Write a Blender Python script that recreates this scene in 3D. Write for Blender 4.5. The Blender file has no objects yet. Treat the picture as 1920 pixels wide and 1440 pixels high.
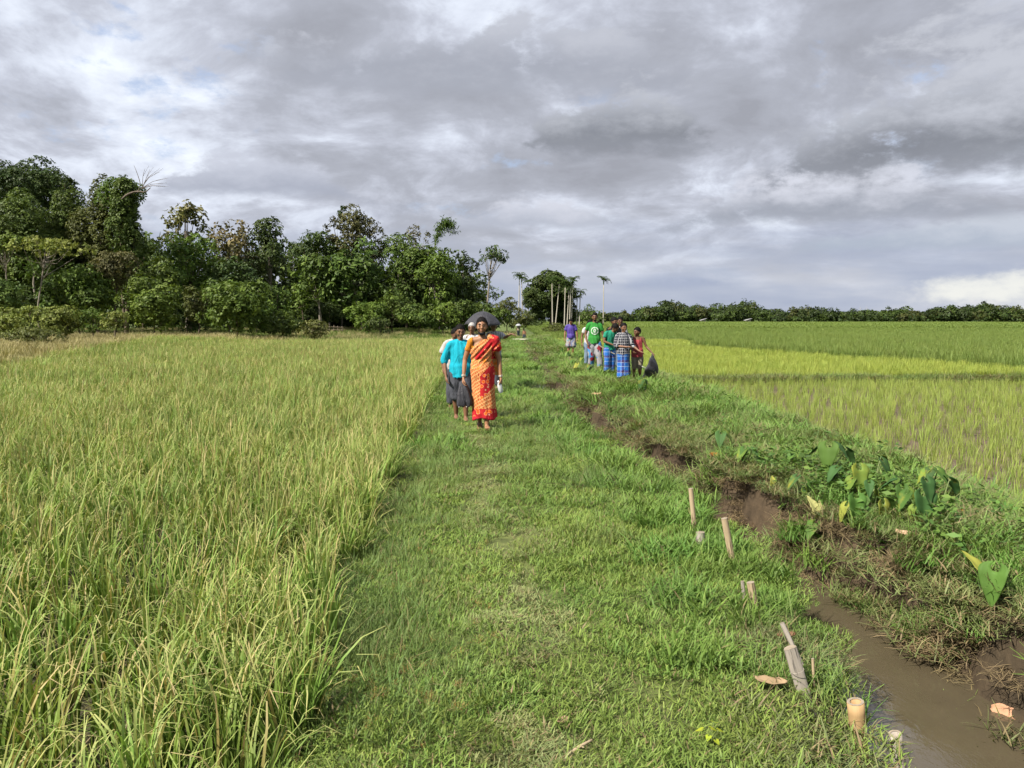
import bpy, math, random
import numpy as np
from mathutils import Vector, Matrix, noise as mnoise

random.seed(5)
rng = np.random.default_rng(11)
scene = bpy.context.scene
COL = scene.collection
R = math.radians

# ------------------------------------------------------------------ camera
CAM_H = 1.58
PITCH = R(4.84)
FPX = 1442.0                      # focal length in photograph pixels (1920 wide)
cam_data = bpy.data.cameras.new("camera")
cam_data.sensor_width = 36.0
cam_data.lens = 36.0 * FPX / 1920.0
cam_data.clip_start = 0.05
cam_data.clip_end = 6000.0
cam = bpy.data.objects.new("camera", cam_data)
cam.location = (0, 0, CAM_H)
cam.rotation_euler = (R(90) - PITCH, 0, 0)
COL.objects.link(cam)
scene.camera = cam

# ------------------------------------------------------------------ node helper
class NB:
    def __init__(s, tree):
        s.t = tree
        s.t.nodes.clear()
    def n(s, typ, **kw):
        nd = s.t.nodes.new(typ)
        for k, v in kw.items():
            setattr(nd, k, v)
        return nd
    def put(s, sock, v):
        if v is None:
            return
        if hasattr(v, "links"):
            s.t.links.new(v, sock)
        else:
            if isinstance(v, (tuple, list)) and len(v) == 3 and sock.type == 'RGBA':
                v = (*v, 1)
            sock.default_value = v
    def m(s, op, a, b=None, c=None, clamp=False):
        nd = s.n('ShaderNodeMath', operation=op, use_clamp=clamp)
        s.put(nd.inputs[0], a); s.put(nd.inputs[1], b)
        if c is not None:
            s.put(nd.inputs[2], c)
        return nd.outputs[0]
    def vm(s, op, a, b=None):
        nd = s.n('ShaderNodeVectorMath', operation=op)
        s.put(nd.inputs[0], a)
        if b is not None:
            s.put(nd.inputs[1], b)
        return nd.outputs[0] if op not in ('DOT_PRODUCT', 'LENGTH', 'DISTANCE') else nd.outputs[1]
    def mix(s, f, a, b, mode='MIX'):
        nd = s.n('ShaderNodeMix', data_type='RGBA', blend_type=mode)
        s.put(nd.inputs[0], f); s.put(nd.inputs[6], a); s.put(nd.inputs[7], b)
        return nd.outputs[2]
    def xyz(s, v):
        nd = s.n('ShaderNodeSeparateXYZ'); s.put(nd.inputs[0], v); return nd.outputs
    def comb(s, x, y, z):
        nd = s.n('ShaderNodeCombineXYZ')
        s.put(nd.inputs[0], x); s.put(nd.inputs[1], y); s.put(nd.inputs[2], z)
        return nd.outputs[0]
    def noise(s, v, scale, detail=5, rough=0.55, dist=0.0, col=False):
        nd = s.n('ShaderNodeTexNoise')
        if v is not None:
            s.put(nd.inputs['Vector'], v)
        nd.inputs['Scale'].default_value = scale
        nd.inputs['Detail'].default_value = detail
        nd.inputs['Roughness'].default_value = rough
        nd.inputs['Distortion'].default_value = dist
        return nd.outputs['Color' if col else 'Fac']
    def voro(s, v, scale, feat='F1', out='Distance'):
        nd = s.n('ShaderNodeTexVoronoi', feature=feat)
        s.put(nd.inputs['Vector'], v)
        nd.inputs['Scale'].default_value = scale
        return nd.outputs[out]
    def ss(s, v, a, b):
        nd = s.n('ShaderNodeMapRange', interpolation_type='SMOOTHSTEP')
        s.put(nd.inputs['Value'], v)
        s.put(nd.inputs['From Min'], a); s.put(nd.inputs['From Max'], b)
        nd.inputs['To Min'].default_value = 0; nd.inputs['To Max'].default_value = 1
        return nd.outputs[0]
    def ramp(s, f, stops, interp='LINEAR'):
        nd = s.n('ShaderNodeValToRGB')
        cr = nd.color_ramp; cr.interpolation = interp
        while len(cr.elements) < len(stops):
            cr.elements.new(0.5)
        for e, (p, c) in zip(cr.elements, stops):
            e.position = p; e.color = (*c, 1)
        s.put(nd.inputs[0], f)
        return nd.outputs[0]

def lin(r, g, b):
    def f(c):
        c /= 255.0
        return c / 12.92 if c <= 0.04045 else ((c + 0.055) / 1.055) ** 2.4
    return (f(r), f(g), f(b))

# ------------------------------------------------------------------ world: sky with broken cloud cover
SKY_GAIN = 0.64
SUN_EL, SUN_AZ = R(46), R(-128)             # azimuth measured from +Y towards +X
world = bpy.data.worlds.new("World")
scene.world = world
world.use_nodes = True
b = NB(world.node_tree)
tc = b.n('ShaderNodeTexCoord').outputs['Generated']
d = b.vm('NORMALIZE', tc)
dx, dy, dz = b.xyz(d)
sky = b.n('ShaderNodeTexSky', sky_type='NISHITA')
sky.sun_disc = False
sky.sun_elevation = SUN_EL
sky.sun_rotation = SUN_AZ
sky.air_density = 1.2; sky.dust_density = 2.0; sky.ozone_density = 1.5
blue = b.mix(1.0, sky.outputs[0], (0.1, 0.1, 0.1), 'MULTIPLY')
zc = b.m('MAXIMUM', dz, 0.0)
az = b.m('MULTIPLY', b.m('ARCTAN2', dx, dy), 57.2958)
el = b.m('MULTIPLY', b.m('ARCSINE', dz), 57.2958)
inv = b.m('DIVIDE', 1.0, b.m('ADD', zc, 0.27))
pl = b.comb(b.m('MULTIPLY', dx, inv), b.m('MULTIPLY', dy, inv), 0.0)
w0 = b.m('SUBTRACT', b.noise(pl, 1.5, 2, 0.5), 0.5)
plw = b.vm('ADD', pl, b.comb(b.m('MULTIPLY', w0, 0.45), b.m('MULTIPLY', w0, -0.35), 0.0))
n_big = b.noise(b.vm('ADD', plw, (3.1, 7.7, 0)), 1.5, 2, 0.5)
n_mid = b.noise(b.vm('ADD', plw, (1.3, 2.9, 4)), 4.2, 9, 0.60)
dens = b.m('ADD', b.m('MULTIPLY', n_big, 0.50), b.m('MULTIPLY', n_mid, 0.53))
cloud = b.ramp(dens, [(0.37, (0.74, 0.79, 0.88)), (0.44, (0.59, 0.63, 0.72)), (0.49, (0.455, 0.48, 0.555)),
                      (0.55, (0.36, 0.378, 0.435)), (0.66, (0.29, 0.302, 0.345))])
# one shared noise in azimuth / elevation shapes the cloud banks and the horizon haze
cn = b.m('SUBTRACT', b.noise(b.comb(b.m('MULTIPLY', az, 0.10), b.m('MULTIPLY', el, 0.19), 3.7), 2.0, 8, 0.62), 0.5)
gapmask = b.m('MULTIPLY', b.ss(b.m('ADD', b.m('MULTIPLY', w0, 0.6), b.m('MULTIPLY', cn, -0.9)), 0.11, 0.26), 0.75)
cloud = b.mix(gapmask, cloud, b.mix(0.5, blue, (0.48, 0.58, 0.84)))
# horizon layer: blue grey rain haze with flat streaks
hn = b.m('ADD', b.noise(b.comb(b.m('MULTIPLY', az, 0.035), b.m('MULTIPLY', el, 0.20), 0.0), 1.4, 4, 0.55), b.m('MULTIPLY', cn, 0.22))
hz = b.ramp(hn, [(0.32, (0.31, 0.35, 0.455)), (0.48, (0.38, 0.415, 0.505)), (0.58, (0.45, 0.475, 0.545)), (0.70, (0.56, 0.58, 0.63))])
hf = b.m('SUBTRACT', 1.0, b.ss(b.m('ADD', el, b.m('MULTIPLY', b.m('SUBTRACT', hn, 0.5), 9.0)), 1.5, 8.5))
cloud = b.mix(hf, cloud, hz)

# cumulus banks: (azimuth, elevation of flat base, half width, height, top colour, base colour, noise sign)
BANKS = [
    (-2.0, 16.0, 16.0, 6.5, (0.46, 0.465, 0.50), (0.33, 0.335, 0.365), -1),
    (-17.5, 8.6, 7.0, 3.0, (0.50, 0.51, 0.56), (0.345, 0.355, 0.40), 1),
    (30.0, 4.6, 16.0, 2.2, (0.50, 0.52, 0.56), (0.37, 0.40, 0.45), -1),
    (12.5, 2.2, 5.0, 2.0, (0.52, 0.54, 0.60), (0.33, 0.36, 0.44), 1),
    (2.0, 6.6, 9.0, 2.4, (0.56, 0.56, 0.60), (0.40, 0.41, 0.45), 1),
    (22.0, 6.6, 11.0, 3.9, (0.60, 0.60, 0.64), (0.29, 0.30, 0.33), -1),
    (31.0, 9.2, 14.0, 8.5, (0.48, 0.485, 0.515), (0.19, 0.195, 0.21), 1),
    (8.0, 12.0, 7.6, 5.2, (0.45, 0.455, 0.48), (0.20, 0.205, 0.22), 1),
    (62.0, 8.0, 16.0, 8.0, (0.55, 0.55, 0.58), (0.30, 0.30, 0.32), -1),
    (-62.0, 9.0, 20.0, 7.0, (0.55, 0.55, 0.58), (0.33, 0.33, 0.35), 1),
]
for (a0, e0, wa, he, ctop, cbot, sg) in BANKS:
    ctop = (ctop[0] * 0.95, ctop[1] * 0.98, ctop[2] * 1.03); cbot = (cbot[0] * 0.93, cbot[1] * 0.97, cbot[2] * 1.04)
    nn = b.m('MULTIPLY', cn, float(sg))
    ua = b.m('DIVIDE', b.m('SUBTRACT', az, a0), wa)
    ve = b.m('DIVIDE', b.m('SUBTRACT', el, e0), he)            # 0 at base, 1 at top
    top = b.m('SUBTRACT', b.m('SUBTRACT', 1.0, b.m('MULTIPLY', ua, ua)), ve)
    edge_top = b.m('ADD', top, b.m('MULTIPLY', nn, 2.6))
    edge_bot = b.m('ADD', ve, b.m('MULTIPLY', nn, 0.75))
    mk = b.m('MULTIPLY', b.ss(edge_top, -0.02, 0.45), b.ss(edge_bot, -0.16, 0.20))
    shade = b.ss(b.m('ADD', ve, b.m('MULTIPLY', nn, 1.5)), 0.0, 0.85)
    cloud = b.mix(b.m('MULTIPLY', mk, 0.94), cloud, b.mix(shade, cbot, ctop))
# bright sunlit cloud low in the distance at the right
br = b.m('SUBTRACT', 1.0, b.m('ADD', b.m('POWER', b.m('DIVIDE', b.m('ABSOLUTE', b.m('SUBTRACT', az, 33.5)), 6.2), 2.0),
                             b.m('POWER', b.m('DIVIDE', b.m('ABSOLUTE', b.m('SUBTRACT', el, 1.6)), 1.7), 2.0)))
cloud = b.mix(b.m('MULTIPLY', b.ss(b.m('ADD', br, b.m('MULTIPLY', cn, 4.0)), 0.0, 1.3), 0.85), cloud, (0.74, 0.74, 0.69))
below = b.ss(dz, -0.03, 0.0)
final = b.mix(below, (0.16, 0.18, 0.14), cloud)
bg = b.n('ShaderNodeBackground')
# colour is divided back so that the Background runs at the usual low sky strength
b.put(bg.inputs[0], b.mix(1.0, final, (SKY_GAIN * 10,) * 3, 'MULTIPLY'))
bg.inputs[1].default_value = 0.1
wo = b.n('ShaderNodeOutputWorld')
b.t.links.new(bg.outputs[0], wo.inputs[0])
world.cycles.sampling_method = 'NONE'      # an even cloudy sky needs no importance map

# ------------------------------------------------------------------ sun
sun_data = bpy.data.lights.new("sun", 'SUN')
sun_data.energy = 5.0
sun_data.angle = R(1.2)
sun_data.color = (1.0, 0.93, 0.82)
sun = bpy.data.objects.new("sun", sun_data)
to_sun = Vector((math.sin(SUN_AZ) * math.cos(SUN_EL), math.cos(SUN_AZ) * math.cos(SUN_EL), math.sin(SUN_EL)))
sun.rotation_euler = (-to_sun).to_track_quat('-Z', 'Y').to_euler()
sun.location = to_sun * 50
COL.objects.link(sun)

scene.view_settings.view_transform = 'Standard'
scene.view_settings.look = 'None'
scene.view_settings.exposure = 1.0
scene.view_settings.gamma = 1.0
scene.render.engine = 'CYCLES'
scene.cycles.max_bounces = 4
scene.cycles.diffuse_bounces = 2
scene.cycles.glossy_bounces = 2
scene.cycles.transmission_bounces = 4
scene.cycles.transparent_max_bounces = 4
scene.cycles.use_adaptive_sampling = True
scene.cycles.adaptive_threshold = 0.03
scene.cycles.caustics_reflective = False
scene.cycles.caustics_refractive = False

# ------------------------------------------------------------------ general helpers
def tag(o, label=None, cat=None, group=None, kind=None):
    if label: o["label"] = label
    if cat: o["category"] = cat
    if group: o["group"] = group
    if kind: o["kind"] = kind
    return o

def np_mesh(name, V, F, cols=None, mat=None, smooth=False):
    """V (n,3), F list of (k,3)/(k,4) arrays"""
    me = bpy.data.meshes.new(name)
    if not isinstance(F, (list, tuple)):
        F = [F]
    F = [np.asarray(f, dtype=np.int32) for f in F if len(f)]
    nv = len(V)
    me.vertices.add(nv)
    me.vertices.foreach_set('co', np.ascontiguousarray(V, dtype=np.float32).ravel())
    nl = sum(f.size for f in F); npoly = sum(len(f) for f in F)
    me.loops.add(nl)
    me.loops.foreach_set('vertex_index', np.concatenate([f.ravel() for f in F]))
    me.polygons.add(npoly)
    st, off = [], 0
    for f in F:
        k = f.shape[1]
        st.append(off + np.arange(len(f)) * k); off += f.size
    me.polygons.foreach_set('loop_start', np.concatenate(st).astype(np.int32))
    me.update(calc_edges=True)
    if smooth:
        me.polygons.foreach_set('use_smooth', np.ones(npoly, dtype=bool))
    if cols is not None:
        at = me.color_attributes.new('Col', 'FLOAT_COLOR', 'POINT')
        c4 = np.ones((nv, 4), dtype=np.float32); c4[:, :3] = cols
        at.data.foreach_set('color', c4.ravel())
    if mat is not None:
        me.materials.append(mat)
    me.update()
    return me

def obj(name, me, parent=None, link=True):
    o = bpy.data.objects.new(name, me)
    if link:
        COL.objects.link(o)
    if parent is not None:
        o.parent = parent
    return o

def empty(name, loc=(0, 0, 0), rz=0.0):
    o = bpy.data.objects.new(name, None)
    o.empty_display_size = 0.2
    o.location = loc; o.rotation_euler = (0, 0, rz)
    COL.objects.link(o)
    return o

class MB:
    """collects pieces of one mesh"""
    def __init__(s): s.V = []; s.Q = []; s.T = []; s.C = []; s.n = 0
    def add(s, V, Q=None, T=None, C=None):
        V = np.asarray(V, dtype=float)
        s.V.append(V)
        if Q is not None and len(Q): s.Q.append(np.asarray(Q) + s.n)
        if T is not None and len(T): s.T.append(np.asarray(T) + s.n)
        s.C.append(np.tile((1, 1, 1), (len(V), 1)) if C is None else np.broadcast_to(C, (len(V), 3)))
        s.n += len(V)
        return s
    def mesh(s, name, mat=None, smooth=True):
        F = []
        if s.Q: F.append(np.concatenate(s.Q))
        if s.T: F.append(np.concatenate(s.T))
        return np_mesh(name, np.concatenate(s.V), F, np.concatenate(s.C), mat, smooth)
    def build(s, name, mat=None, parent=None, smooth=True):
        return obj(name, s.mesh(name, mat, smooth), parent)

def nrm(v):
    v = np.asarray(v, dtype=float)
    return v / (np.linalg.norm(v, axis=-1, keepdims=True) + 1e-9)

def tube(mb, pts, rad, n=10, cap=True, ref=(1, 0, 0), col=None, sub=1):
    """swept elliptical tube through pts; rad = list of r or (rx, ry)"""
    P = np.array(pts, dtype=float)
    rr = np.array([(r, r) if np.isscalar(r) else r for r in rad], dtype=float)
    if sub > 1 and len(P) > 2:
        t = np.arange(len(P)); tt = np.linspace(0, len(P) - 1, (len(P) - 1) * sub + 1)
        def cr(A):
            Ap = np.vstack([2 * A[0] - A[1], A, 2 * A[-1] - A[-2]])
            i = np.minimum(tt.astype(int), len(A) - 2); f = (tt - i)[:, None]
            p0, p1, p2, p3 = Ap[i], Ap[i + 1], Ap[i + 2], Ap[i + 3]
            return 0.5 * (2 * p1 + (p2 - p0) * f + (2 * p0 - 5 * p1 + 4 * p2 - p3) * f ** 2 + (3 * p1 - p0 - 3 * p2 + p3) * f ** 3)
        P = cr(P); rr = np.maximum(cr(rr), 1e-4)
    T = nrm(np.gradient(P, axis=0)) if len(P) > 2 else nrm(np.repeat((P[1] - P[0])[None], len(P), 0))
    ref = np.array(ref, dtype=float)
    S = ref - T * (T @ ref)[:, None]
    bad = np.linalg.norm(S, axis=1) < 0.2
    if bad.any():
        r2 = np.array([0.1, 1, 0.05]); S[bad] = (r2 - T * (T @ r2)[:, None])[bad]
    S = nrm(S); U = np.cross(T, S)
    if cap:
        P = np.vstack([P[0] - T[0] * rr[0].min() * 0.5, P, P[-1] + T[-1] * rr[-1].min() * 0.5])
        rr = np.vstack([rr[0] * 0.6, rr, rr[-1] * 0.6])
        S = np.vstack([S[0], S, S[-1]]); U = np.vstack([U[0], U, U[-1]])
    a = np.linspace(0, 2 * np.pi, n, endpoint=False)
    V = P[:, None, :] + S[:, None, :] * (np.cos(a)[None, :, None] * rr[:, 0, None, None]) + U[:, None, :] * (np.sin(a)[None, :, None] * rr[:, 1, None, None])
    m = len(P)
    V = V.reshape(-1, 3)
    i = np.arange(m - 1)[:, None] * n; j = np.arange(n)[None]; j2 = (j + 1) % n
    Q = np.stack([i + j, i + j2, i + n + j2, i + n + j], -1).reshape(-1, 4)
    Tt = []
    if cap:
        V = np.vstack([V, P[0], P[-1]])
        c0, c1 = m * n, m * n + 1
        jj = np.arange(n); jj2 = (jj + 1) % n
        Tt = np.vstack([np.stack([np.full(n, c0), jj2, jj], -1), np.stack([np.full(n, c1), (m - 1) * n + jj, (m - 1) * n + jj2], -1)])
    mb.add(V, Q, Tt, col)
    return mb

def ellipsoid(mb, c, r, nu=16, nv=10, M=None, col=None, fn=None):
    th = np.linspace(0, np.pi, nv + 1)[1:-1]; ph = np.linspace(0, 2 * np.pi, nu, endpoint=False)
    V = np.stack([np.outer(np.sin(th), np.cos(ph)), np.outer(np.sin(th), np.sin(ph)), np.outer(np.cos(th), np.ones(nu))], -1).reshape(-1, 3)
    V = np.vstack([V, [0, 0, 1], [0, 0, -1]])
    if fn is not None: V = fn(V)
    V = V * np.array(r)
    if M is not None: V = V @ np.array(M)[:3, :3].T
    V = V + np.array(c)
    m = nv - 1
    i = np.arange(m - 1)[:, None] * nu; j = np.arange(nu)[None]; j2 = (j + 1) % nu
    Q = np.stack([i + j, i + nu + j, i + nu + j2, i + j2], -1).reshape(-1, 4)
    jj = np.arange(nu); jj2 = (jj + 1) % nu
    T = np.vstack([np.stack([np.full(nu, m * nu), jj, jj2], -1), np.stack([np.full(nu, m * nu + 1), (m - 1) * nu + jj2, (m - 1) * nu + jj], -1)])
    mb.add(V, Q, T, col)
    return mb

def box(mb, lo, hi, col=None):
    x0, y0, z0 = lo; x1, y1, z1 = hi
    V = [(x0, y0, z0), (x1, y0, z0), (x1, y1, z0), (x0, y1, z0), (x0, y0, z1), (x1, y0, z1), (x1, y1, z1), (x0, y1, z1)]
    Q = [(0, 3, 2, 1), (4, 5, 6, 7), (0, 1, 5, 4), (1, 2, 6, 5), (2, 3, 7, 6), (3, 0, 4, 7)]
    mb.add(V, Q, None, col); return mb

def fnoise(x, y, s=1.0, seed=0.0):
    """cheap smooth 2-D noise, about -1..1"""
    x = np.asarray(x, dtype=float) * s; y = np.asarray(y, dtype=float) * s
    r = 0
    for k, (a, bq, c) in enumerate([(1.0, 0.37, 0.3), (-0.61, 1.13, 1.7), (1.71, 0.93, 2.9), (-1.37, 2.11, 4.1), (2.9, -1.7, 5.3)]):
        r = r + np.sin(a * x + bq * y + c + seed * (k + 1) * 1.37 + 0.8 * np.sin(0.7 * a * y - 0.5 * bq * x + seed)) / (1 + 0.35 * k)
    return r / 2.6

# ------------------------------------------------------------------ materials
MATS = {}
def simple(name, col, rough=0.8, spec=0.3, var=0.12, scale=14.0, bump=0.0, metallic=0.0):
    if name in MATS: return MATS[name]
    m = bpy.data.materials.new(name); m.use_nodes = True
    k = NB(m.node_tree)
    t = k.n('ShaderNodeTexCoord').outputs['Object']
    nz = k.noise(t, scale, 5, 0.6)
    c = k.mix(nz, tuple(x * (1 - var * 1.6) for x in col), tuple(min(1, x * (1 + var * 1.6)) for x in col))
    p = k.n('ShaderNodeBsdfPrincipled')
    k.put(p.inputs['Base Color'], c)
    p.inputs['Roughness'].default_value = rough
    p.inputs['Specular IOR Level'].default_value = spec
    p.inputs['Metallic'].default_value = metallic
    if bump:
        bp = k.n('ShaderNodeBump'); bp.inputs['Strength'].default_value = bump
        bp.inputs['Distance'].default_value = 0.01
        k.put(bp.inputs['Height'], nz); k.put(p.inputs['Normal'], bp.outputs[0])
    o = k.n('ShaderNodeOutputMaterial'); k.t.links.new(p.outputs[0], o.inputs[0])
    MATS[name] = m
    return m

def leafy(name, trans=0.28, rough=0.5, spec=0.3, hvar=0.03, vvar=0.35, noise_col=None, noise_scale=6.0, noise_amt=0.5):
    """foliage: vertex colour 'Col' varied per instance, part of the light passing through"""
    if name in MATS: return MATS[name]
    m = bpy.data.materials.new(name); m.use_nodes = True
    k = NB(m.node_tree)
    c = k.n('ShaderNodeVertexColor', layer_name='Col').outputs[0]
    rnd = k.n('ShaderNodeObjectInfo').outputs['Random']
    hs = k.n('ShaderNodeHueSaturation')
    k.put(hs.inputs['Hue'], k.m('ADD', 0.5 - hvar / 2, k.m('MULTIPLY', rnd, hvar)))
    k.put(hs.inputs['Value'], k.m('ADD', 1 - vvar / 2, k.m('MULTIPLY', k.m('FRACT', k.m('MULTIPLY', rnd, 7.13)), vvar)))
    k.put(hs.inputs['Color'], c)
    c = hs.outputs[0]
    if noise_col is not None:
        t = k.n('ShaderNodeTexCoord').outputs['Object']
        c = k.mix(k.m('MULTIPLY', k.ss(k.noise(t, noise_scale, 4, 0.6), 0.5, 0.68), noise_amt), c, noise_col)
    p = k.n('ShaderNodeBsdfPrincipled')
    k.put(p.inputs['Base Color'], c)
    p.inputs['Roughness'].default_value = rough
    p.inputs['Specular IOR Level'].default_value = spec
    tr = k.n('ShaderNodeBsdfTranslucent')
    k.put(tr.inputs[0], k.mix(1.0, c, (1.0, 1.0, 0.55), 'MULTIPLY'))
    mx = k.n('ShaderNodeMixShader'); mx.inputs[0].default_value = trans
    k.t.links.new(p.outputs[0], mx.inputs[1]); k.t.links.new(tr.outputs[0], mx.inputs[2])
    o = k.n('ShaderNodeOutputMaterial'); k.t.links.new(mx.outputs[0], o.inputs[0])
    MATS[name] = m
    return m
# ------------------------------------------------------------------ terrain
def interp(ys, xs):
    ys = np.array(ys, float); xs = np.array(xs, float)
    return lambda y: np.interp(y, ys, xs)
canal_right = interp([-6, 3.4, 4.5, 5.3, 7.5, 9.8, 12.6, 16, 23, 50, 90], [2.55, 2.46, 2.42, 2.33, 2.06, 1.76, 1.56, 1.38, 1.20, 1.22, 1.3])
canal_width = interp([-6, 3.2, 4.5, 6, 10, 14, 90], [1.15, 1.08, 0.80, 0.52, 0.44, 0.46, 0.5])
canal_left = interp([-6, 0, 2.4, 3.0, 3.5, 3.83, 4.92, 6.06, 7.86, 11.2, 17.7, 35, 60, 90], [1.0, 1.05, 1.20, 1.38, 1.54, 1.63, 1.72, 1.72, 1.50, 1.10, 0.78, 0.68, 0.72, 0.8])
path_left = interp([-6, 2.6, 5.6, 11.2, 22.4, 60], [-0.60, -0.70, -1.02, -1.34, -1.9, -2.6])
bank_right = interp([-6, 7.4, 12.6, 18.7, 25, 40, 60, 90], [4.6, 4.7, 4.6, 4.4, 4.2, 3.6, 3.0, 3.0])
WATER_Z = -0.40

def sstep(t):
    t = np.clip(t, 0, 1); return t * t * (3 - 2 * t)

def edge_wobble(x, y):
    return 0.05 * fnoise(x, y, 3.1, 2.0) + 0.05 * fnoise(x, y, 7.3, 5.0)

def ground_z(x, y):
    x = np.asarray(x, float); y = np.asarray(y, float)
    near = np.exp(-np.maximum(y, 0) / 60.0)
    z = (0.022 * fnoise(x, y, 2.2, 1.0) + 0.012 * fnoise(x, y, 7.0, 3.0)) * near
    wob = edge_wobble(x, y)
    cl, cr = canal_left(y) + wob, canal_right(y) + wob * 1.4
    pl, br = path_left(y) + wob, bank_right(y) + wob * 3
    # left paddy is a little lower than the path
    z = z - 0.13 * sstep((pl + 0.10 - x) / 0.35)
    # far left: ground rises towards the wood
    z = z + 0.55 * sstep((y - 50) / 30) * sstep((-1.0 - x) / 8)
    z = z + 0.35 * sstep((-15.5 - x) / 5) * sstep((y - 22) / 10) * (1 - sstep((y - 50) / 20))
    # right side: low paddies
    fade = 1 - sstep((y - 62) / 12)
    right = sstep((x - (br - 1.0)) / 1.0)
    bank_top = 0.10 + 0.06 * fnoise(x, y, 1.3, 6.0) + 0.03 * fnoise(x, y, 4.1, 8.0)
    rw = np.interp(y, [0, 5, 8, 14], [0.50, 0.42, 0.26, 0.22])
    rise = sstep((x - (cr - 0.04)) / rw)
    zb = bank_top * rise * (1 - right) + (-0.25) * right
    zr = np.where(x > (cl + cr) / 2, zb, z)
    # channel cut
    cut_l = sstep((x - (cl - 0.16)) / 0.18)
    cut_r = 1 - sstep((x - (cr - 0.04)) / (rw * 0.85))
    ch = np.where(x > (cl + cr) / 2, cut_r, cut_l) * fade
    z = zr * (1 - ch) + (-0.56) * ch
    # small earth bunds between the right paddies
    for (yb, h) in ((21.5, 0.16), (45.5, 0.14), (62.0, 0.14)):
        z = z + h * np.exp(-((y - yb - 0.05 * (x - 4)) / 0.32) ** 2) * right
    z = z + 0.25 * right * sstep((y - 90) / 60)
    return z

def geo(a, bb, d0, g):
    out = [a]; st = d0
    while out[-1] < bb:
        out.append(out[-1] + st); st *= g
    return out
ys = np.array(sorted(set([-6, -4, -2, -1, 0] + list(np.arange(0.5, 14, 0.09)) + geo(14, 2600, 0.12, 1.035))))
xp = list(np.arange(-3.0, 6.0, 0.07))
xs = np.array([-q for q in geo(3.0, 2400, 0.15, 1.12)][::-1][:-1] + xp + geo(6.0, 2400, 0.12, 1.12))
X, Y = np.meshgrid(xs, ys)
Z = ground_z(X, Y)

def region_colour(x, y):
    """soil and far crop colours of the ground sheet"""
    n1 = fnoise(x, y, 0.8, 1.0); n2 = fnoise(x, y, 5.0, 2.0)
    c = np.zeros(x.shape + (3,))
    def setc(mask, col, var=0.2):
        c[mask] = (np.array(col) * (1 + var * n2[mask] + var * 0.5 * n1[mask])[:, None])
    allm = np.ones(x.shape, bool)
    setc(allm, (0.085, 0.105, 0.032))
    cl, cr, pl, br = canal_left(y), canal_right(y), path_left(y), bank_right(y)
    setc(x < pl, (0.050, 0.048, 0.024))
    setc((x > cl - 0.15) & (x < cr + 0.6), (0.055, 0.040, 0.025))
    setc((x > cr + 0.3) & (x < br), (0.105, 0.098, 0.045))
    rf = x > br - 0.1
    setc(rf & (y < 21.6), (0.105, 0.080, 0.058))
    setc(rf & (y >= 21.6) & (y < 62), (0.13, 0.155, 0.030))
    far = y > 62
    band = fnoise(x * 0.012, y * 0.05, 1.0, 4.0) + 0.4 * fnoise(x, y, 0.03, 9.0)
    setc(far & rf, (0.085, 0.125, 0.026), 0.08)
    setc(far & rf & (band > 0.35), (0.115, 0.135, 0.034), 0.08)
    setc(far & rf & (band < -0.4), (0.058, 0.105, 0.022), 0.08)
    setc(far & ~rf, (0.085, 0.12, 0.030), 0.1)
    setc((y > 360), (0.045, 0.065, 0.025), 0.1)
    dry = (x < -14) & (y > 22) & (y < 60)
    setc(dry, (0.19, 0.18, 0.075), 0.15)
    return c
cols = region_colour(X, Y).reshape(-1, 3)
V = np.stack([X, Y, Z], -1).reshape(-1, 3)
ny, nx = X.shape
i = np.arange(ny - 1)[:, None] * nx; j = np.arange(nx - 1)[None]
Q = np.stack([i + j, i + j + 1, i + nx + j + 1, i + nx + j], -1).reshape(-1, 4)

def ground_material():
    m = bpy.data.materials.new("soil"); m.use_nodes = True
    k = NB(m.node_tree)
    c = k.n('ShaderNodeVertexColor', layer_name='Col').outputs[0]
    t = k.n('ShaderNodeTexCoord').outputs['Object']
    nz = k.noise(t, 9.0, 8, 0.65)
    nl = k.noise(t, 0.9, 4, 0.6)
    c = k.mix(1.0, c, k.ramp(nz, [(0.25, (0.55, 0.55, 0.55)), (0.75, (1.45, 1.4, 1.35))]), 'MULTIPLY')
    c = k.mix(1.0, c, k.ramp(nl, [(0.3, (0.85, 0.88, 0.85)), (0.7, (1.15, 1.12, 1.1))]), 'MULTIPLY')
    p = k.n('ShaderNodeBsdfPrincipled')
    k.put(p.inputs['Base Color'], c); p.inputs['Roughness'].default_value = 0.85
    p.inputs['Specular IOR Level'].default_value = 0.25
    bp = k.n('ShaderNodeBump'); bp.inputs['Strength'].default_value = 0.7; bp.inputs['Distance'].default_value = 0.03
    k.put(bp.inputs['Height'], nz); k.put(p.inputs['Normal'], bp.outputs[0])
    o = k.n('ShaderNodeOutputMaterial'); k.t.links.new(p.outputs[0], o.inputs[0])
    return m
ground = obj("ground", np_mesh("ground", V, Q, cols, ground_material(), True))
tag(ground, kind="structure", label="earth of the fields, footpath and canal banks reaching to the horizon", cat="ground")

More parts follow.
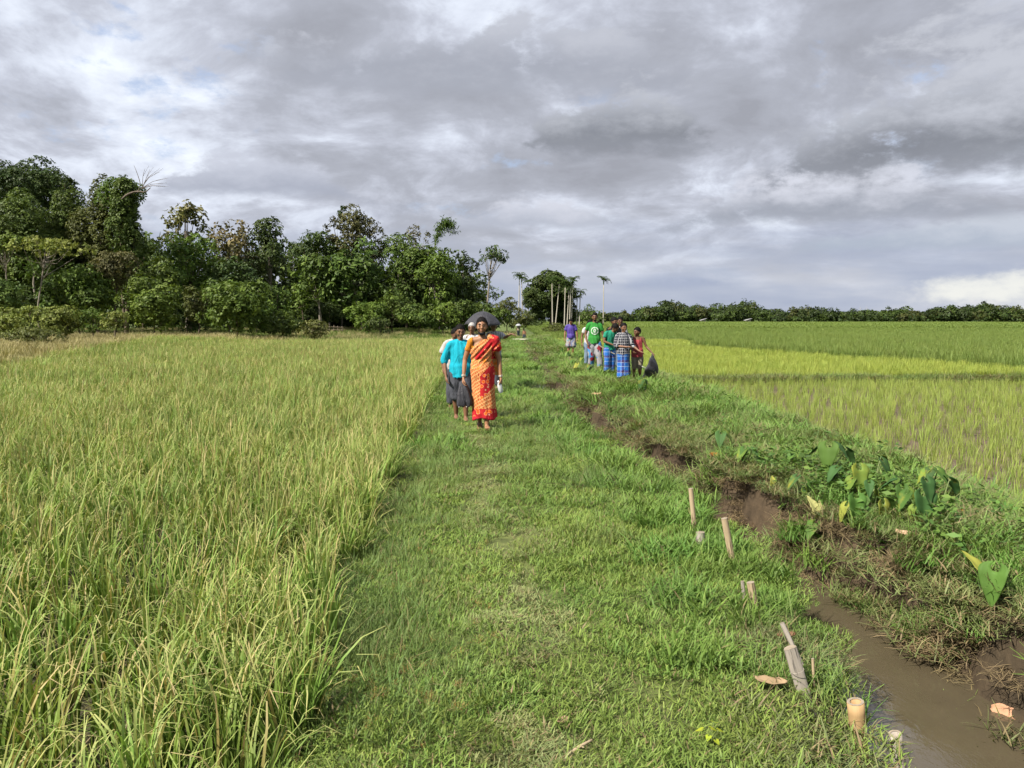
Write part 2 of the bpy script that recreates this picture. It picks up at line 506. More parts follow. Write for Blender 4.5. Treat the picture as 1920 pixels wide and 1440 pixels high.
# ------------------------------------------------------------------ canal water
def water_material():
    m = bpy.data.materials.new("muddy_water"); m.use_nodes = True
    k = NB(m.node_tree)
    t = k.n('ShaderNodeTexCoord').outputs['Object']
    st = k.vm('MULTIPLY', t, (1.0, 0.55, 1.0))
    w1 = k.noise(st, 9.0, 3, 0.5, 0.6)
    w2 = k.noise(st, 38.0, 3, 0.5, 1.0)
    patch = k.ss(k.noise(t, 1.6, 3, 0.5), 0.42, 0.62)
    h = k.m('ADD', k.m('MULTIPLY', w1, 0.6), k.m('MULTIPLY', k.m('MULTIPLY', w2, patch), 0.5))
    c = k.mix(k.noise(t, 2.2, 4, 0.6), (0.056, 0.045, 0.027), (0.088, 0.072, 0.046))
    p = k.n('ShaderNodeBsdfPrincipled')
    k.put(p.inputs['Base Color'], c); p.inputs['Roughness'].default_value = 0.04
    p.inputs['IOR'].default_value = 1.5
    bp = k.n('ShaderNodeBump'); bp.inputs['Strength'].default_value = 0.22; bp.inputs['Distance'].default_value = 0.02
    k.put(bp.inputs['Height'], h); k.put(p.inputs['Normal'], bp.outputs[0])
    o = k.n('ShaderNodeOutputMaterial'); k.t.links.new(p.outputs[0], o.inputs[0])
    return m
wy = np.concatenate([np.arange(0.5, 20, 0.4), np.arange(20, 72, 1.5)])
Vw = np.concatenate([np.stack([canal_left(wy) - 0.35, wy, np.full_like(wy, WATER_Z)], -1),
                     np.stack([canal_right(wy) + 0.35, wy, np.full_like(wy, WATER_Z)], -1)])
n = len(wy); ii = np.arange(n - 1)
water = obj("canal_water", np_mesh("canal_water", Vw, np.stack([ii, ii + n, ii + n + 1, ii + 1], -1), None, water_material(), True))
tag(water, kind="structure", label="muddy brown water in the narrow irrigation canal", cat="water")

# ------------------------------------------------------------------ blades, tufts and scattering
def blades(mb, base, length, width, az_, lean, curl, segs=3, cb=None, ct=None, power=1.6, tipw=0.12, cm=None):
    n_ = len(base)
    t = np.linspace(0, 1, segs + 1)
    th = lean[:, None] + curl[:, None] * t[None] ** power
    st = length[:, None] / segs
    hx = np.concatenate([np.zeros((n_, 1)), np.cumsum(np.sin((th[:, 1:] + th[:, :-1]) / 2) * st, 1)], 1)
    hz_ = np.concatenate([np.zeros((n_, 1)), np.cumsum(np.cos((th[:, 1:] + th[:, :-1]) / 2) * st, 1)], 1)
    dirx, diry = np.cos(az_), np.sin(az_)
    P = np.stack([base[:, 0, None] + hx * dirx[:, None], base[:, 1, None] + hx * diry[:, None], base[:, 2, None] + hz_], -1)
    prof = np.minimum(1.0, 0.55 + 1.6 * t) * (1 - (1 - tipw) * np.clip((t - 0.25) / 0.75, 0, 1) ** 1.5)
    w = width[:, None] * prof[None] * 0.5
    tw = az_ + rng.uniform(-0.7, 0.7, n_)
    S = np.stack([-np.sin(tw), np.cos(tw), np.zeros(n_)], -1)
    L = P + S[:, None] * w[..., None]; Rr = P - S[:, None] * w[..., None]
    Vv = np.stack([L, Rr], 2).reshape(n_, -1, 3)
    k = 2 * (segs + 1)
    s = np.arange(segs) * 2
    q = np.stack([s, s + 1, s + 3, s + 2], -1)
    Qq = (np.arange(n_)[:, None, None] * k + q[None]).reshape(-1, 4)
    tt = np.repeat(t, 2)[None, :, None]
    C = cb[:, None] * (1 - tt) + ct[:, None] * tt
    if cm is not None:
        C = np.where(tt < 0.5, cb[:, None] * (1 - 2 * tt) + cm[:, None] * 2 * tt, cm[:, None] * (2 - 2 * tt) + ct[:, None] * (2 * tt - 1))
    mb.add(Vv.reshape(-1, 3), Qq, None, C.reshape(-1, 3))

def pal(n_, a, c, jit=0.15, bias=1.0):
    f = rng.random(n_)[:, None] ** bias
    out = np.array(a) * (1 - f) + np.array(c) * f
    return out * (1 + rng.uniform(-jit, jit, (n_, 1)))

def disc(n_, r):
    a = rng.random(n_) * 2 * np.pi; q = np.sqrt(rng.random(n_)) * r
    return np.stack([q * np.cos(a), q * np.sin(a), np.zeros(n_)], -1), a

def proto(name, mb, mat):
    return obj(name, mb.mesh(name, mat, False), None, link=False)

def scatter(name, protos, P, rz, sc, label, cat, tilt=None, kind="stuff"):
    n_ = len(P)
    me = bpy.data.meshes.new(name)
    me.vertices.add(n_)
    me.vertices.foreach_set('co', np.ascontiguousarray(P, dtype=np.float32).ravel())
    rot = np.zeros((n_, 3), np.float32); rot[:, 2] = rz
    if tilt is not None: rot[:, :2] = tilt
    s3 = np.zeros((n_, 3), np.float32)
    s3[:] = sc if getattr(sc, 'ndim', 0) == 2 else np.asarray(sc)[:, None]
    me.attributes.new('rot', 'FLOAT_VECTOR', 'POINT').data.foreach_set('vector', rot.ravel())
    me.attributes.new('scl', 'FLOAT_VECTOR', 'POINT').data.foreach_set('vector', s3.ravel())
    me.attributes.new('pick', 'INT', 'POINT').data.foreach_set('value', rng.integers(0, len(protos), n_).astype(np.int32))
    o = obj(name, me)
    g = bpy.data.node_groups.new(name + "_scatter", 'GeometryNodeTree')
    g.interface.new_socket(name="Geometry", in_out='INPUT', socket_type='NodeSocketGeometry')
    g.interface.new_socket(name="Geometry", in_out='OUTPUT', socket_type='NodeSocketGeometry')
    gi = g.nodes.new('NodeGroupInput'); go = g.nodes.new('NodeGroupOutput')
    jn = g.nodes.new('GeometryNodeJoinGeometry')
    for p in protos:
        oi = g.nodes.new('GeometryNodeObjectInfo'); oi.inputs['Object'].default_value = p
        ti = g.nodes.new('GeometryNodeGeometryToInstance')
        g.links.new(oi.outputs['Geometry'], ti.inputs[0]); g.links.new(ti.outputs[0], jn.inputs[0])
    def attr(nm, dt):
        a = g.nodes.new('GeometryNodeInputNamedAttribute'); a.data_type = dt
        a.inputs['Name'].default_value = nm; return a.outputs[0]
    ip = g.nodes.new('GeometryNodeInstanceOnPoints')
    g.links.new(gi.outputs[0], ip.inputs['Points']); g.links.new(jn.outputs[0], ip.inputs['Instance'])
    ip.inputs['Pick Instance'].default_value = True
    g.links.new(attr('pick', 'INT'), ip.inputs['Instance Index'])
    e2r = g.nodes.new('FunctionNodeEulerToRotation'); g.links.new(attr('rot', 'FLOAT_VECTOR'), e2r.inputs[0])
    g.links.new(e2r.outputs[0], ip.inputs['Rotation'])
    g.links.new(attr('scl', 'FLOAT_VECTOR'), ip.inputs['Scale'])
    g.links.new(ip.outputs[0], go.inputs[0])
    md = o.modifiers.new("scatter", 'NODES'); md.node_group = g
    tag(o, label, cat, None, kind)
    return o

def flat_scale(q):
    return np.stack([q, q, 1 + (q - 1) * 0.22], -1)

def sample(x0, x1, y0, y1, dens):
    n_ = int((x1 - x0) * (y1 - y0) * dens)
    return rng.uniform(x0, x1, n_), rng.uniform(y0, y1, n_)

def inview(x, y, m=1.2, k=1.10):
    return (np.abs(x) < 0.6657 * np.maximum(y, 0) * k + m)

def on_ground(x, y, dz_=0.0):
    return np.stack([x, y, ground_z(x, y) + dz_], -1)

GRASS = leafy("grass_blade", 0.30, 0.55, 0.22, 0.03, 0.35)
RICE = leafy("rice_blade", 0.30, 0.55, 0.22, 0.025, 0.30)
DRY = leafy("dry_blade", 0.20, 0.7, 0.15, 0.02, 0.40)

# --- ripening rice, left field
def rice_clump(mb, at_, nb, hmin, hmax, seg=5, green=(0.120, 0.195, 0.036), tip=(0.50, 0.43, 0.19), rad=0.045, wid=(0.008, 0.014), s=1.0):
    base, a = disc(nb, rad)
    base = base + np.array([at_[0], at_[1], 0])
    az_ = a + rng.normal(0, 0.5, nb)
    tl = rng.normal(0, 0.10, 2)                       # the whole plant leans a little
    L = rng.uniform(hmin, hmax, nb) * s
    lean = rng.uniform(0.01, 0.20, nb)
    arch = rng.random(nb)
    curl = np.where(arch < 0.6, rng.uniform(1.4, 3.2, nb), rng.uniform(0.1, 0.9, nb))
    gv = rng.uniform(0.8, 1.25)
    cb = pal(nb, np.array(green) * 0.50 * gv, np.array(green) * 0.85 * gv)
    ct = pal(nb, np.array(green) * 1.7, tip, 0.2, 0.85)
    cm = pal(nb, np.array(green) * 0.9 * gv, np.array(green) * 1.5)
    yel = rng.random(nb) < 0.12
    cm[yel] = np.array((0.32, 0.28, 0.095)); ct[yel] = np.array((0.50, 0.41, 0.21))
    v0 = sum(len(q) for q in mb.V)
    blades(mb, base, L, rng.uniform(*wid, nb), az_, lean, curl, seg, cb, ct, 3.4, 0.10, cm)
    Vb = mb.V[-1]; Vb[:, :2] += Vb[:, 2:3] * tl[None]
    nd = max(3, nb // 7)
    bs, a2 = disc(nd, rad)
    bs = bs + np.array([at_[0], at_[1], 0])
    blades(mb, bs, rng.uniform(0.15, 0.35, nd), rng.uniform(0.004, 0.008, nd), a2, rng.uniform(0.3, 0.9, nd), rng.uniform(0.3, 1.4, nd), 3,
           pal(nd, (0.14, 0.115, 0.06), (0.24, 0.19, 0.10)), pal(nd, (0.26, 0.21, 0.11), (0.36, 0.30, 0.17)))
    return mb
def rice_tile(size, sp, nb, seg, wid):
    mb = MB()
    g_ = np.arange(-size / 2 + sp / 2, size / 2, sp)
    for ax in g_:
        for ay in g_:
            if rng.random() < 0.05: continue
            rice_clump(mb, (ax + rng.normal(0, sp * 0.17), ay + rng.normal(0, sp * 0.17)), nb, 0.26, 0.56, seg, wid=wid, s=rng.uniform(0.8, 1.15))
    return mb
TS = 0.51
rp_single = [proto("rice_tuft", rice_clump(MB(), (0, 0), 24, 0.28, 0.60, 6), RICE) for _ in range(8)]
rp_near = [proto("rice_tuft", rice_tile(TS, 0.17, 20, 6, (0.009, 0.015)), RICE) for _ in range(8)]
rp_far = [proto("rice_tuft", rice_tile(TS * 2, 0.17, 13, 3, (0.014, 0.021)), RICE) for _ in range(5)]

def left_field(x, y, m=0.0):
    far = np.interp(x, [-45, -24, -21.5, -16.5, -5, -1], [14, 22, 46, 52, 57, 57])
    lim = np.where(x < -12, np.interp(y, [14, 25, 30, 46], [-11.0, -15.9, -17.6, -21.2]), -99)
    return (x < path_left(y) - 0.06 - m + 0.05 * fnoise(x, y, 4.0, 1.0)) & (y < far) & (x > lim)
def rice_scatter(protos, gx, gy, label, r90=True):
    n_ = gx.size
    hs = 1 + 0.10 * fnoise(gx, gy, 0.7, 2.0) + rng.normal(0, 0.04, n_)
    rz = rng.integers(0, 4, n_) * (np.pi / 2) + rng.normal(0, 0.06, n_) if r90 else rng.uniform(0, 6.28, n_)
    scatter("rice_crop", protos, on_ground(gx, gy), rz, np.stack([np.ones(n_), np.ones(n_), np.clip(hs, 0.7, 1.25) * np.clip(1 - (gy - 40) / 60, 0.7, 1)], -1), label, "rice")
gx, gy = np.meshgrid(np.arange(-16.1, 0, TS), np.arange(0.9, 15.5, TS))
gx = (gx + rng.normal(0, 0.02, gx.shape)).ravel(); gy = (gy + rng.normal(0, 0.02, gy.shape)).ravel()
k = left_field(gx, gy, TS / 2) & inview(gx, gy, 1.4)
rice_scatter(rp_near, gx[k], gy[k], "tall ripening rice with yellow leaf tips beside the footpath")
gx, gy = np.meshgrid(np.arange(-38, 0, TS * 2), np.arange(15.7, 58, TS * 2))
gx = (gx + rng.normal(0, 0.04, gx.shape)).ravel(); gy = (gy + rng.normal(0, 0.04, gy.shape)).ravel()
k = left_field(gx, gy, TS) & inview(gx, gy, 1.5)
rice_scatter(rp_far, gx[k], gy[k], "far part of the tall rice reaching to the wood edge")
x, y = sample(-3.8, 0, 0.9, 57, 38)
k = left_field(x, y) & (x > path_left(y) - np.where(y < 15.5, 0.75, 1.6))
rice_scatter(rp_single, x[k], y[k], "edge row of rice plants along the footpath", False)

# --- short grass of the footpath
def lawn(nb, lmin, lmax, wmin, wmax, lean, curl, c0, c1, t0, t1, rad=0.28, seg=2, brown=0.05):
    mb = MB()
    base, a = disc(nb, rad)
    cb = pal(nb, c0, c1, 0.2); ct = pal(nb, t0, t1, 0.2)
    br_ = rng.random(nb) < brown
    cb[br_] = pal(br_.sum(), (0.16, 0.12, 0.06), (0.24, 0.19, 0.10)) if br_.any() else cb[br_]
    ct[br_] = pal(br_.sum(), (0.22, 0.17, 0.09), (0.30, 0.24, 0.13)) if br_.any() else ct[br_]
    blades(mb, base, rng.uniform(lmin, lmax, nb), rng.uniform(wmin, wmax, nb), rng.random(nb) * 6.28,
           rng.uniform(*lean, nb), rng.uniform(*curl, nb), seg, cb, ct, 1.5, 0.15)
    return mb
G0, G1 = (0.085, 0.150, 0.030), (0.130, 0.210, 0.042)
GT0, GT1 = (0.165, 0.255, 0.048), (0.27, 0.345, 0.085)
p_lawn = [proto("grass_tuft", lawn(760, 0.020, 0.062, 0.0045, 0.0085, (0.3, 1.25), (0.1, 0.9), G0, G1, GT0, GT1), GRASS) for _ in range(4)]
p_worn = [proto("grass_tuft", lawn(640, 0.018, 0.045, 0.004, 0.0065, (0.8, 1.45), (0.0, 0.5), (0.17, 0.205, 0.075), (0.22, 0.25, 0.10), (0.23, 0.29, 0.10), (0.32, 0.35, 0.16), rad=0.20, brown=0.2), GRASS) for _ in range(3)]
p_lush = [proto("grass_tuft", lawn(170, 0.08, 0.20, 0.006, 0.011, (0.15, 0.9), (0.3, 1.5), (0.065, 0.14, 0.024), (0.105, 0.19, 0.035), (0.13, 0.235, 0.044), (0.21, 0.31, 0.075), 0.19, 3, 0.02), GRASS) for _ in range(4)]
p_fine = [proto("grass_tuft", lawn(260, 0.06, 0.15, 0.0022, 0.0045, (0.1, 1.0), (0.2, 1.2), (0.075, 0.135, 0.03), (0.11, 0.185, 0.04), (0.15, 0.23, 0.06), (0.22, 0.28, 0.10), 0.22, 3, 0.06), GRASS) for _ in range(3)]
p_bank = [proto("grass_tuft", lawn(420, 0.04, 0.13, 0.004, 0.009, (0.5, 1.5), (0.1, 1.0), (0.085, 0.125, 0.036), (0.14, 0.165, 0.055), (0.155, 0.20, 0.062), (0.26, 0.27, 0.13), 0.27, 3, 0.22), GRASS) for _ in range(4)]
p_thatch = [proto("straw_tuft", lawn(230, 0.04, 0.15, 0.003, 0.007, (0.9, 1.7), (-0.3, 0.9), (0.10, 0.072, 0.042), (0.17, 0.125, 0.07), (0.15, 0.12, 0.06), (0.27, 0.21, 0.12), 0.20, 3, 0.3), DRY) for _ in range(3)]

worn_x = interp([0, 2.8, 3.3, 4.5, 6.3, 9, 12, 30], [0.14, 0.12, 0.09, -0.02, -0.14, -0.36, -0.5, -0.7])
def on_path(x, y, m=0.0):
    w = edge_wobble(x, y)
    return (x > path_left(y) + w - 0.05 - m) & (x < canal_left(y) + w + 0.02 + m)
P_all = {k_: [] for k_ in ('lawn', 'worn', 'lush', 'fine', 'bare')}
for (y0, y1, dn, sc0) in ((0.8, 6, 38, 1.0), (6, 11, 25, 1.2), (11, 22, 11, 1.7), (22, 60, 4.5, 2.6)):
    x, y = sample(-3.2, 2.2, y0, y1, dn)
    k = on_path(x, y) & (x < canal_left(y) - (sc0 - 1) * 0.16) & inview(x, y, 1.0)
    x, y = x[k], y[k]
    dw = np.abs(x - worn_x(y)) + 0.12 * fnoise(x, y, 2.0, 4.0)
    tall = 0.5 + 0.5 * fnoise(x, y, 1.1, 7.0)
    edge_r = (canal_left(y) - x)
    edge_l = (x - path_left(y))
    r = rng.random(x.size)
    is_worn = (dw < 0.21) & (r < 0.92)
    is_lush = ~is_worn & (((edge_r < 0.75) & (r < 0.42 * np.clip((y - 2.0) / 1.5, 0.25, 1))) | ((tall > 0.78) & (r < 0.25)) | (edge_r < 0.15) & (r < .6))
    bare = ((((x - 1.30) / 0.18) ** 2 + ((y - 3.55) / 0.32) ** 2 < 1) | (((x - 1.30) / 0.30) ** 2 + ((y - 2.66) / 0.46) ** 2 < 1)) & (r < 0.9)
    is_lush &= ~bare
    is_fine = ~is_worn & ~is_lush & ((edge_l < 0.55) & (r > 0.45) | (r > 0.94) | ((y > 7) & (r > 0.6)))
    is_lawn = ~(is_worn | is_lush | is_fine | bare)
    for nm, msk in (('lawn', is_lawn), ('worn', is_worn), ('lush', is_lush), ('fine', is_fine), ('bare', bare)):
        P_all[nm].append(np.stack([x[msk], y[msk], np.full(msk.sum(), sc0)], -1))
LBL = {'lawn': "short broad bladed green grass covering the footpath", 'worn': "pale trodden grass along the middle of the footpath",
       'bare': "flattened olive grass around the broken stakes", 'lush': "long lush green grass at the canal edge of the path", 'fine': "fine thin grass mixed in along the rice edge"}
for nm, pr in (('lawn', p_lawn), ('worn', p_worn), ('lush', p_lush), ('fine', p_fine), ('bare', p_bank)):
    a = np.concatenate(P_all[nm])
    scatter("path_grass", pr, on_ground(a[:, 0], a[:, 1], -0.003), rng.uniform(0, 6.28, len(a)), flat_scale(a[:, 2]) * rng.uniform(0.7, 1.2, (len(a), 1)), LBL[nm], "grass", rng.normal(0, 0.1, (len(a), 2)))

# --- bank right of the canal and the canal slopes
Pb, Pt, Pg = [], [], []
for (y0, y1, dn, sc0) in ((1.5, 7, 92, 1.0), (7, 13, 58, 1.2), (13, 26, 15, 1.8), (26, 62, 5, 2.8)):
    x, y = sample(0.6, 5.4, y0, y1, dn)
    cr, br = canal_right(y), bank_right(y)
    k = (x > cr - 0.10 + (sc0 - 1) * 0.17) & (x < br + 0.1 + 0.15 * fnoise(x, y, 2.0, 3.0)) & inview(x, y, 1.0)
    x, y = x[k], y[k]
    f = (x - canal_right(y)) / (bank_right(y) - canal_right(y))
    n_ = fnoise(x, y, 1.6, 3.0); r = rng.random(x.size)
    d_w = x - canal_right(y)
    thatch = (r < 0.75 * np.clip(1 - d_w / 0.5, 0, 1) * np.clip((11 - y) / 4, 0.4, 1)) | ((n_ > 0.40) & (r < 0.40) & (y < 12) & (d_w < 1.6))
    green = ~thatch & (r > 0.82 - 0.55 * f - 0.35 * np.clip((y - 8) / 5, 0, 1) + 0.25 * n_)
    brn = ~thatch & ~green
    for L_, msk in ((Pb, brn), (Pt, thatch), (Pg, green)):
        L_.append(np.stack([x[msk], y[msk], np.full(msk.sum(), sc0)], -1))
for L_, pr, nm, lb in ((Pb, p_bank, "bank_grass", "olive green matted grass on the raised bank beside the canal"),
                       (Pt, p_thatch, "dry_grass", "brown dead grass hanging down the muddy canal bank"),
                       (Pg, p_fine + p_lush[:2], "bank_grass", "fresh green grass on the field side of the raised bank")):
    a = np.concatenate(L_)
    scatter(nm, pr, on_ground(a[:, 0], a[:, 1], -0.003), rng.uniform(0, 6.28, len(a)), flat_scale(a[:, 2]) * rng.uniform(0.75, 1.25, (len(a), 1)), lb, "grass", rng.normal(0, 0.15, (len(a), 2)))
# left canal slope: overhanging grass
x, y = sample(0.2, 2.2, 1.5, 15, 60)
cl = canal_left(y) + edge_wobble(x, y)
k = (x > cl - 0.16) & (x < cl + 0.10) & ((y > 3.2) | (rng.random(x.size) < 0.15))
x, y = x[k], y[k]
scatter("overhanging_grass", p_lush, on_ground(x, y), rng.uniform(0, 6.28, x.size), rng.uniform(0.5, 0.95, x.size) * np.interp(y, [0, 4, 10, 30], [0.6, 0.75, 1, 1.5]),
        "green grass hanging over the left edge of the canal", "grass", np.stack([rng.normal(0, 0.2, x.size), rng.normal(0.35, 0.2, x.size)], -1))

# --- young rice of the right fields
def seedling(nb, hmin, hmax, c0, c1, t0, t1, rad, wid, seg=3, lean=(0.02, 0.35), curl=(0.0, 0.7)):
    mb = MB()
    base, a = disc(nb, rad)
    blades(mb, base, rng.uniform(hmin, hmax, nb), rng.uniform(*wid, nb), a + rng.normal(0, 0.6, nb), rng.uniform(*lean, nb), rng.uniform(*curl, nb), seg,
           pal(nb, c0, c1), pal(nb, t0, t1), 1.8, 0.1)
    return mb
p_young = [proto("rice_seedling", seedling(13, 0.16, 0.32, (0.13, 0.18, 0.03), (0.17, 0.22, 0.04), (0.25, 0.335, 0.065), (0.34, 0.40, 0.11), 0.035, (0.0045, 0.007)), RICE) for _ in range(5)]
p_yellow = [proto("rice_seedling", seedling(26, 0.20, 0.36, (0.15, 0.21, 0.025), (0.19, 0.25, 0.032), (0.26, 0.325, 0.055), (0.36, 0.41, 0.10), 0.10, (0.008, 0.013), 2), RICE) for _ in range(4)]
p_green = [proto("rice_tuft", seedling(46, 0.36, 0.58, (0.068, 0.115, 0.022), (0.098, 0.145, 0.03), (0.145, 0.21, 0.042), (0.21, 0.27, 0.072), 0.22, (0.012, 0.018), 3), RICE) for _ in range(5)]
# near sparse field: planted rows
rows = np.arange(0, 16, 0.17)
gx, gy = np.meshgrid(3.2 + np.arange(0, 18, 0.20), 3.0 + np.arange(0, 18.3, 0.135))
gx = (gx + rng.normal(0, 0.035, gx.shape)).ravel(); gy = (gy + rng.normal(0, 0.04, gy.shape)).ravel()
k = (gx > bank_right(gy) + 0.05) & inview(gx, gy, 1.5) & (rng.random(gx.size) > 0.16 + 0.22 * fnoise(gx, gy, 0.9, 5.0))
gx, gy = gx[k], gy[k]
scatter("young_rice", p_young, on_ground(gx, gy), rng.uniform(0, 6.28, gx.size), rng.uniform(0.75, 1.15, gx.size) * (1 + 0.12 * fnoise(gx, gy, 0.8, 1.0)),
        "thin young rice with bare mud showing between plants beside the bank", "rice")
def dark_side(x, y):               # the dense dark green field lies beyond a slanting edge
    return x > np.interp(y, [10, 26, 45, 47, 75], [22, 17.0, 11.3, 11.3, 16.5]) + 0.35 * fnoise(x, y, 0.9, 3.0)
x, y = sample(2.6, 26, 21.9, 61.5, 26)
k = (x > bank_right(y) + 0.1) & ~dark_side(x, y) & inview(x, y, 1.5) & (np.abs(y - 45.5 - 0.05 * (x - 4)) > 0.5)
x, y = x[k], y[k]
scatter("young_rice", p_yellow, on_ground(x, y), rng.uniform(0, 6.28, x.size), rng.uniform(0.7, 1.15, x.size) * (1 + 0.22 * fnoise(x, y, 0.45, 1.0)),
        "bright yellow green young rice in the middle paddies at the right", "rice")
x, y = sample(9, 75, 12, 74, 6.0)
k = dark_side(x, y) & inview(x, y, 2.0) & (y > 20)
x, y = x[k], y[k]
scatter("green_rice", p_green, on_ground(x, y), rng.uniform(0, 6.28, x.size), rng.uniform(0.8, 1.25, x.size),
        "dense dark green rice with a slanting edge in the right fields", "rice")
x, y = sample(2.5, 110, 62.6, 125, 2.6)
k = ~(dark_side(x, y) & (y < 74)) & inview(x, y, 2.0) & (fnoise(x * 0.25, y, 0.35, 4.0) > -0.7)
x, y = x[k], y[k]
scatter("green_rice", p_green, on_ground(x, y), rng.uniform(0, 6.28, x.size), np.stack([rng.uniform(1.2, 1.9, x.size)] * 2 + [rng.uniform(0.55, 0.85, x.size)], -1),
        "far green rice paddies running to the distant wood", "rice")
x, y = sample(2.5, 190, 125, 320, 0.42)
k = inview(x, y, 3.0) & (fnoise(x * 0.08, y, 0.16, 4.0) > -0.35)
x, y = x[k], y[k]
scatter("green_rice", p_green, on_ground(x, y), rng.uniform(0, 6.28, x.size), np.stack([rng.uniform(4, 7, x.size)] * 2 + [rng.uniform(0.6, 1.2, x.size)], -1),
        "farthest hazy green paddies below the distant wood", "rice")
# weeds on the little bunds
xx, yy = [], []
for yb in (21.5, 45.5, 62.0):
    x = rng.uniform(3.5, 45, 900); y = yb + 0.05 * (x - 4) + rng.normal(0, 0.22, 900)
    k = ~dark_side(x, y) & inview(x, y, 1.5); xx.append(x[k]); yy.append(y[k])
x, y = np.concatenate(xx), np.concatenate(yy)
scatter("bund_grass", p_fine + p_bank, on_ground(x, y), rng.uniform(0, 6.28, x.size), rng.uniform(1.0, 1.9, x.size), "dark weedy grass along the low bunds between paddies", "grass")

# --- dry and green grass strips before the wood on the left
p_straw = [proto("straw_tuft", seedling(60, 0.18, 0.45, (0.17, 0.16, 0.06), (0.23, 0.21, 0.085), (0.31, 0.28, 0.13), (0.42, 0.37, 0.20), 0.3, (0.012, 0.02), 2, (0.05, 0.7), (0, 0.8)), DRY) for _ in range(3)]
p_meadow = [proto("grass_tuft", seedling(60, 0.12, 0.32, (0.06, 0.11, 0.02), (0.09, 0.14, 0.026), (0.11, 0.18, 0.03), (0.18, 0.23, 0.06), 0.32, (0.012, 0.02), 2, (0.05, 0.7), (0, 0.8)), GRASS) for _ in range(3)]
x, y = sample(-62, 1.2, 18, 82, 4.0)
lf = left_field(x, y)
k = ~lf & (x < path_left(y) + 3.0 * (y > 58)) & (x < 0.6) & inview(x, y, 2.0)
x, y = x[k], y[k]
dryf = 0.8 * np.clip(1.15 - np.abs(x + 24) / 15, 0, 1) * (y < 58) + 0.16 * (y >= 58) + 0.35 * fnoise(x, y, 0.35, 3.0)
isd = rng.random(x.size) < dryf
scatter("straw_grass", p_straw, on_ground(x[isd], y[isd]), rng.uniform(0, 6.28, isd.sum()), rng.uniform(0.6, 1.3, isd.sum()), "tan dry grass strip between the rice and the bushes", "grass")
scatter("meadow_grass", p_meadow, on_ground(x[~isd], y[~isd]), rng.uniform(0, 6.28, (~isd).sum()), rng.uniform(0.6, 1.2, (~isd).sum()), "short green grass in front of the wood", "grass")

# --- sedge with brown seed heads beside the rice, near the camera
def sedge():
    mb = MB()
    for _ in range(1):
        h = rng.uniform(0.16, 0.30); a = rng.random() * 6.28; l = rng.uniform(0.0, 0.25)
        top = np.array([math.cos(a) * h * l, math.sin(a) * h * l, h])
        tube(mb, [(0, 0, 0), top * 0.5 + [0, 0, 0.01], top], [0.0013, 0.001, 0.0008], 4, True, col=(0.09, 0.13, 0.035))
        n_ = 46
        dr = nrm(rng.normal(0, 1, (n_, 3)) + [0, 0, 0.5]); r0 = rng.uniform(0.004, 0.035, (n_, 1))
        az_ = np.arctan2(dr[:, 1], dr[:, 0])
        blades(mb, top + dr * r0 * [1, 1, 0.7], rng.uniform(0.006, 0.014, n_), rng.uniform(0.0018, 0.003, n_), az_, rng.uniform(0.2, 1.5, n_), np.zeros(n_), 1,
               pal(n_, (0.20, 0.105, 0.03), (0.30, 0.18, 0.06)), pal(n_, (0.26, 0.15, 0.05), (0.34, 0.22, 0.09)))
        blades(mb, np.repeat(top[None], 3, 0), rng.uniform(0.05, 0.10, 3), np.full(3, 0.003), rng.random(3) * 6.28, rng.uniform(0.8, 1.4, 3), np.full(3, 0.3), 2,
               pal(3, (0.08, 0.14, 0.03), (0.1, 0.16, 0.04)), pal(3, (0.12, 0.17, 0.05), (0.15, 0.2, 0.06)))
    return mb
p_sedge = [proto("sedge_stalk", sedge(), GRASS) for _ in range(5)]
x = rng.uniform(-0.85, -0.1, 60); y = 2.35 + np.abs(rng.normal(0, 0.8, 60))
k = x > path_left(y) - 0.05
x, y = x[k], y[k]
scatter("sedge", p_sedge, on_ground(x, y), rng.uniform(0, 6.28, x.size), rng.uniform(0.7, 1.15, x.size), "thin sedge stalks with brown seed heads beside the rice", "sedge")
# ------------------------------------------------------------------ trees and shrubs
def ray_dir(u, v):
    """world direction through a point of the photograph"""
    x = (u - 960.0) / FPX; yu = (720.0 - v) / FPX
    c, s_ = math.cos(PITCH), math.sin(PITCH)
    return np.array([x, c + yu * s_, -s_ + yu * c])
def at_dist(u, v, y):
    dr = ray_dir(u, v); return np.array([0, 0, CAM_H]) + dr * (y / dr[1])
def at_ground(u, v, z=0.0):
    dr = ray_dir(u, v); return np.array([0, 0, CAM_H]) + dr * ((z - CAM_H) / dr[2])

LEAF = leafy("tree_leaf", 0.25, 0.55, 0.2, 0.02, 0.15)
BARK_P = simple("pale_bark", (0.21, 0.185, 0.15), 0.9, 0.2, 0.25, 6.0, 0.5)
BARK_D = simple("dark_bark", (0.115, 0.09, 0.065), 0.9, 0.2, 0.25, 6.0, 0.5)
PALM_BARK = simple("palm_bark", (0.36, 0.335, 0.28), 0.9, 0.2, 0.2, 5.0, 0.4)

def leaf_quads(mb, P, axis, nor, L, W, C, fold=0.25):
    """one pointed leaf per row: base P, direction axis, surface normal nor"""
    ax = nrm(axis); no = nrm(nor - ax * np.sum(nor * ax, 1, keepdims=True)); sd = np.cross(no, ax)
    L = L[:, None]; W = W[:, None]
    b0 = P; m1 = P + ax * L * 0.45 + sd * W * 0.5 - no * W * fold * 0.3
    t0 = P + ax * L - no * L * 0.12; m2 = P + ax * L * 0.45 - sd * W * 0.5 - no * W * fold * 0.3
    n_ = len(P)
    Vv = np.stack([b0, m1, t0, m2], 1).reshape(-1, 3)
    Qq = np.arange(n_ * 4).reshape(-1, 4)
    mb.add(Vv, Qq, None, np.repeat(C, 4, 0))

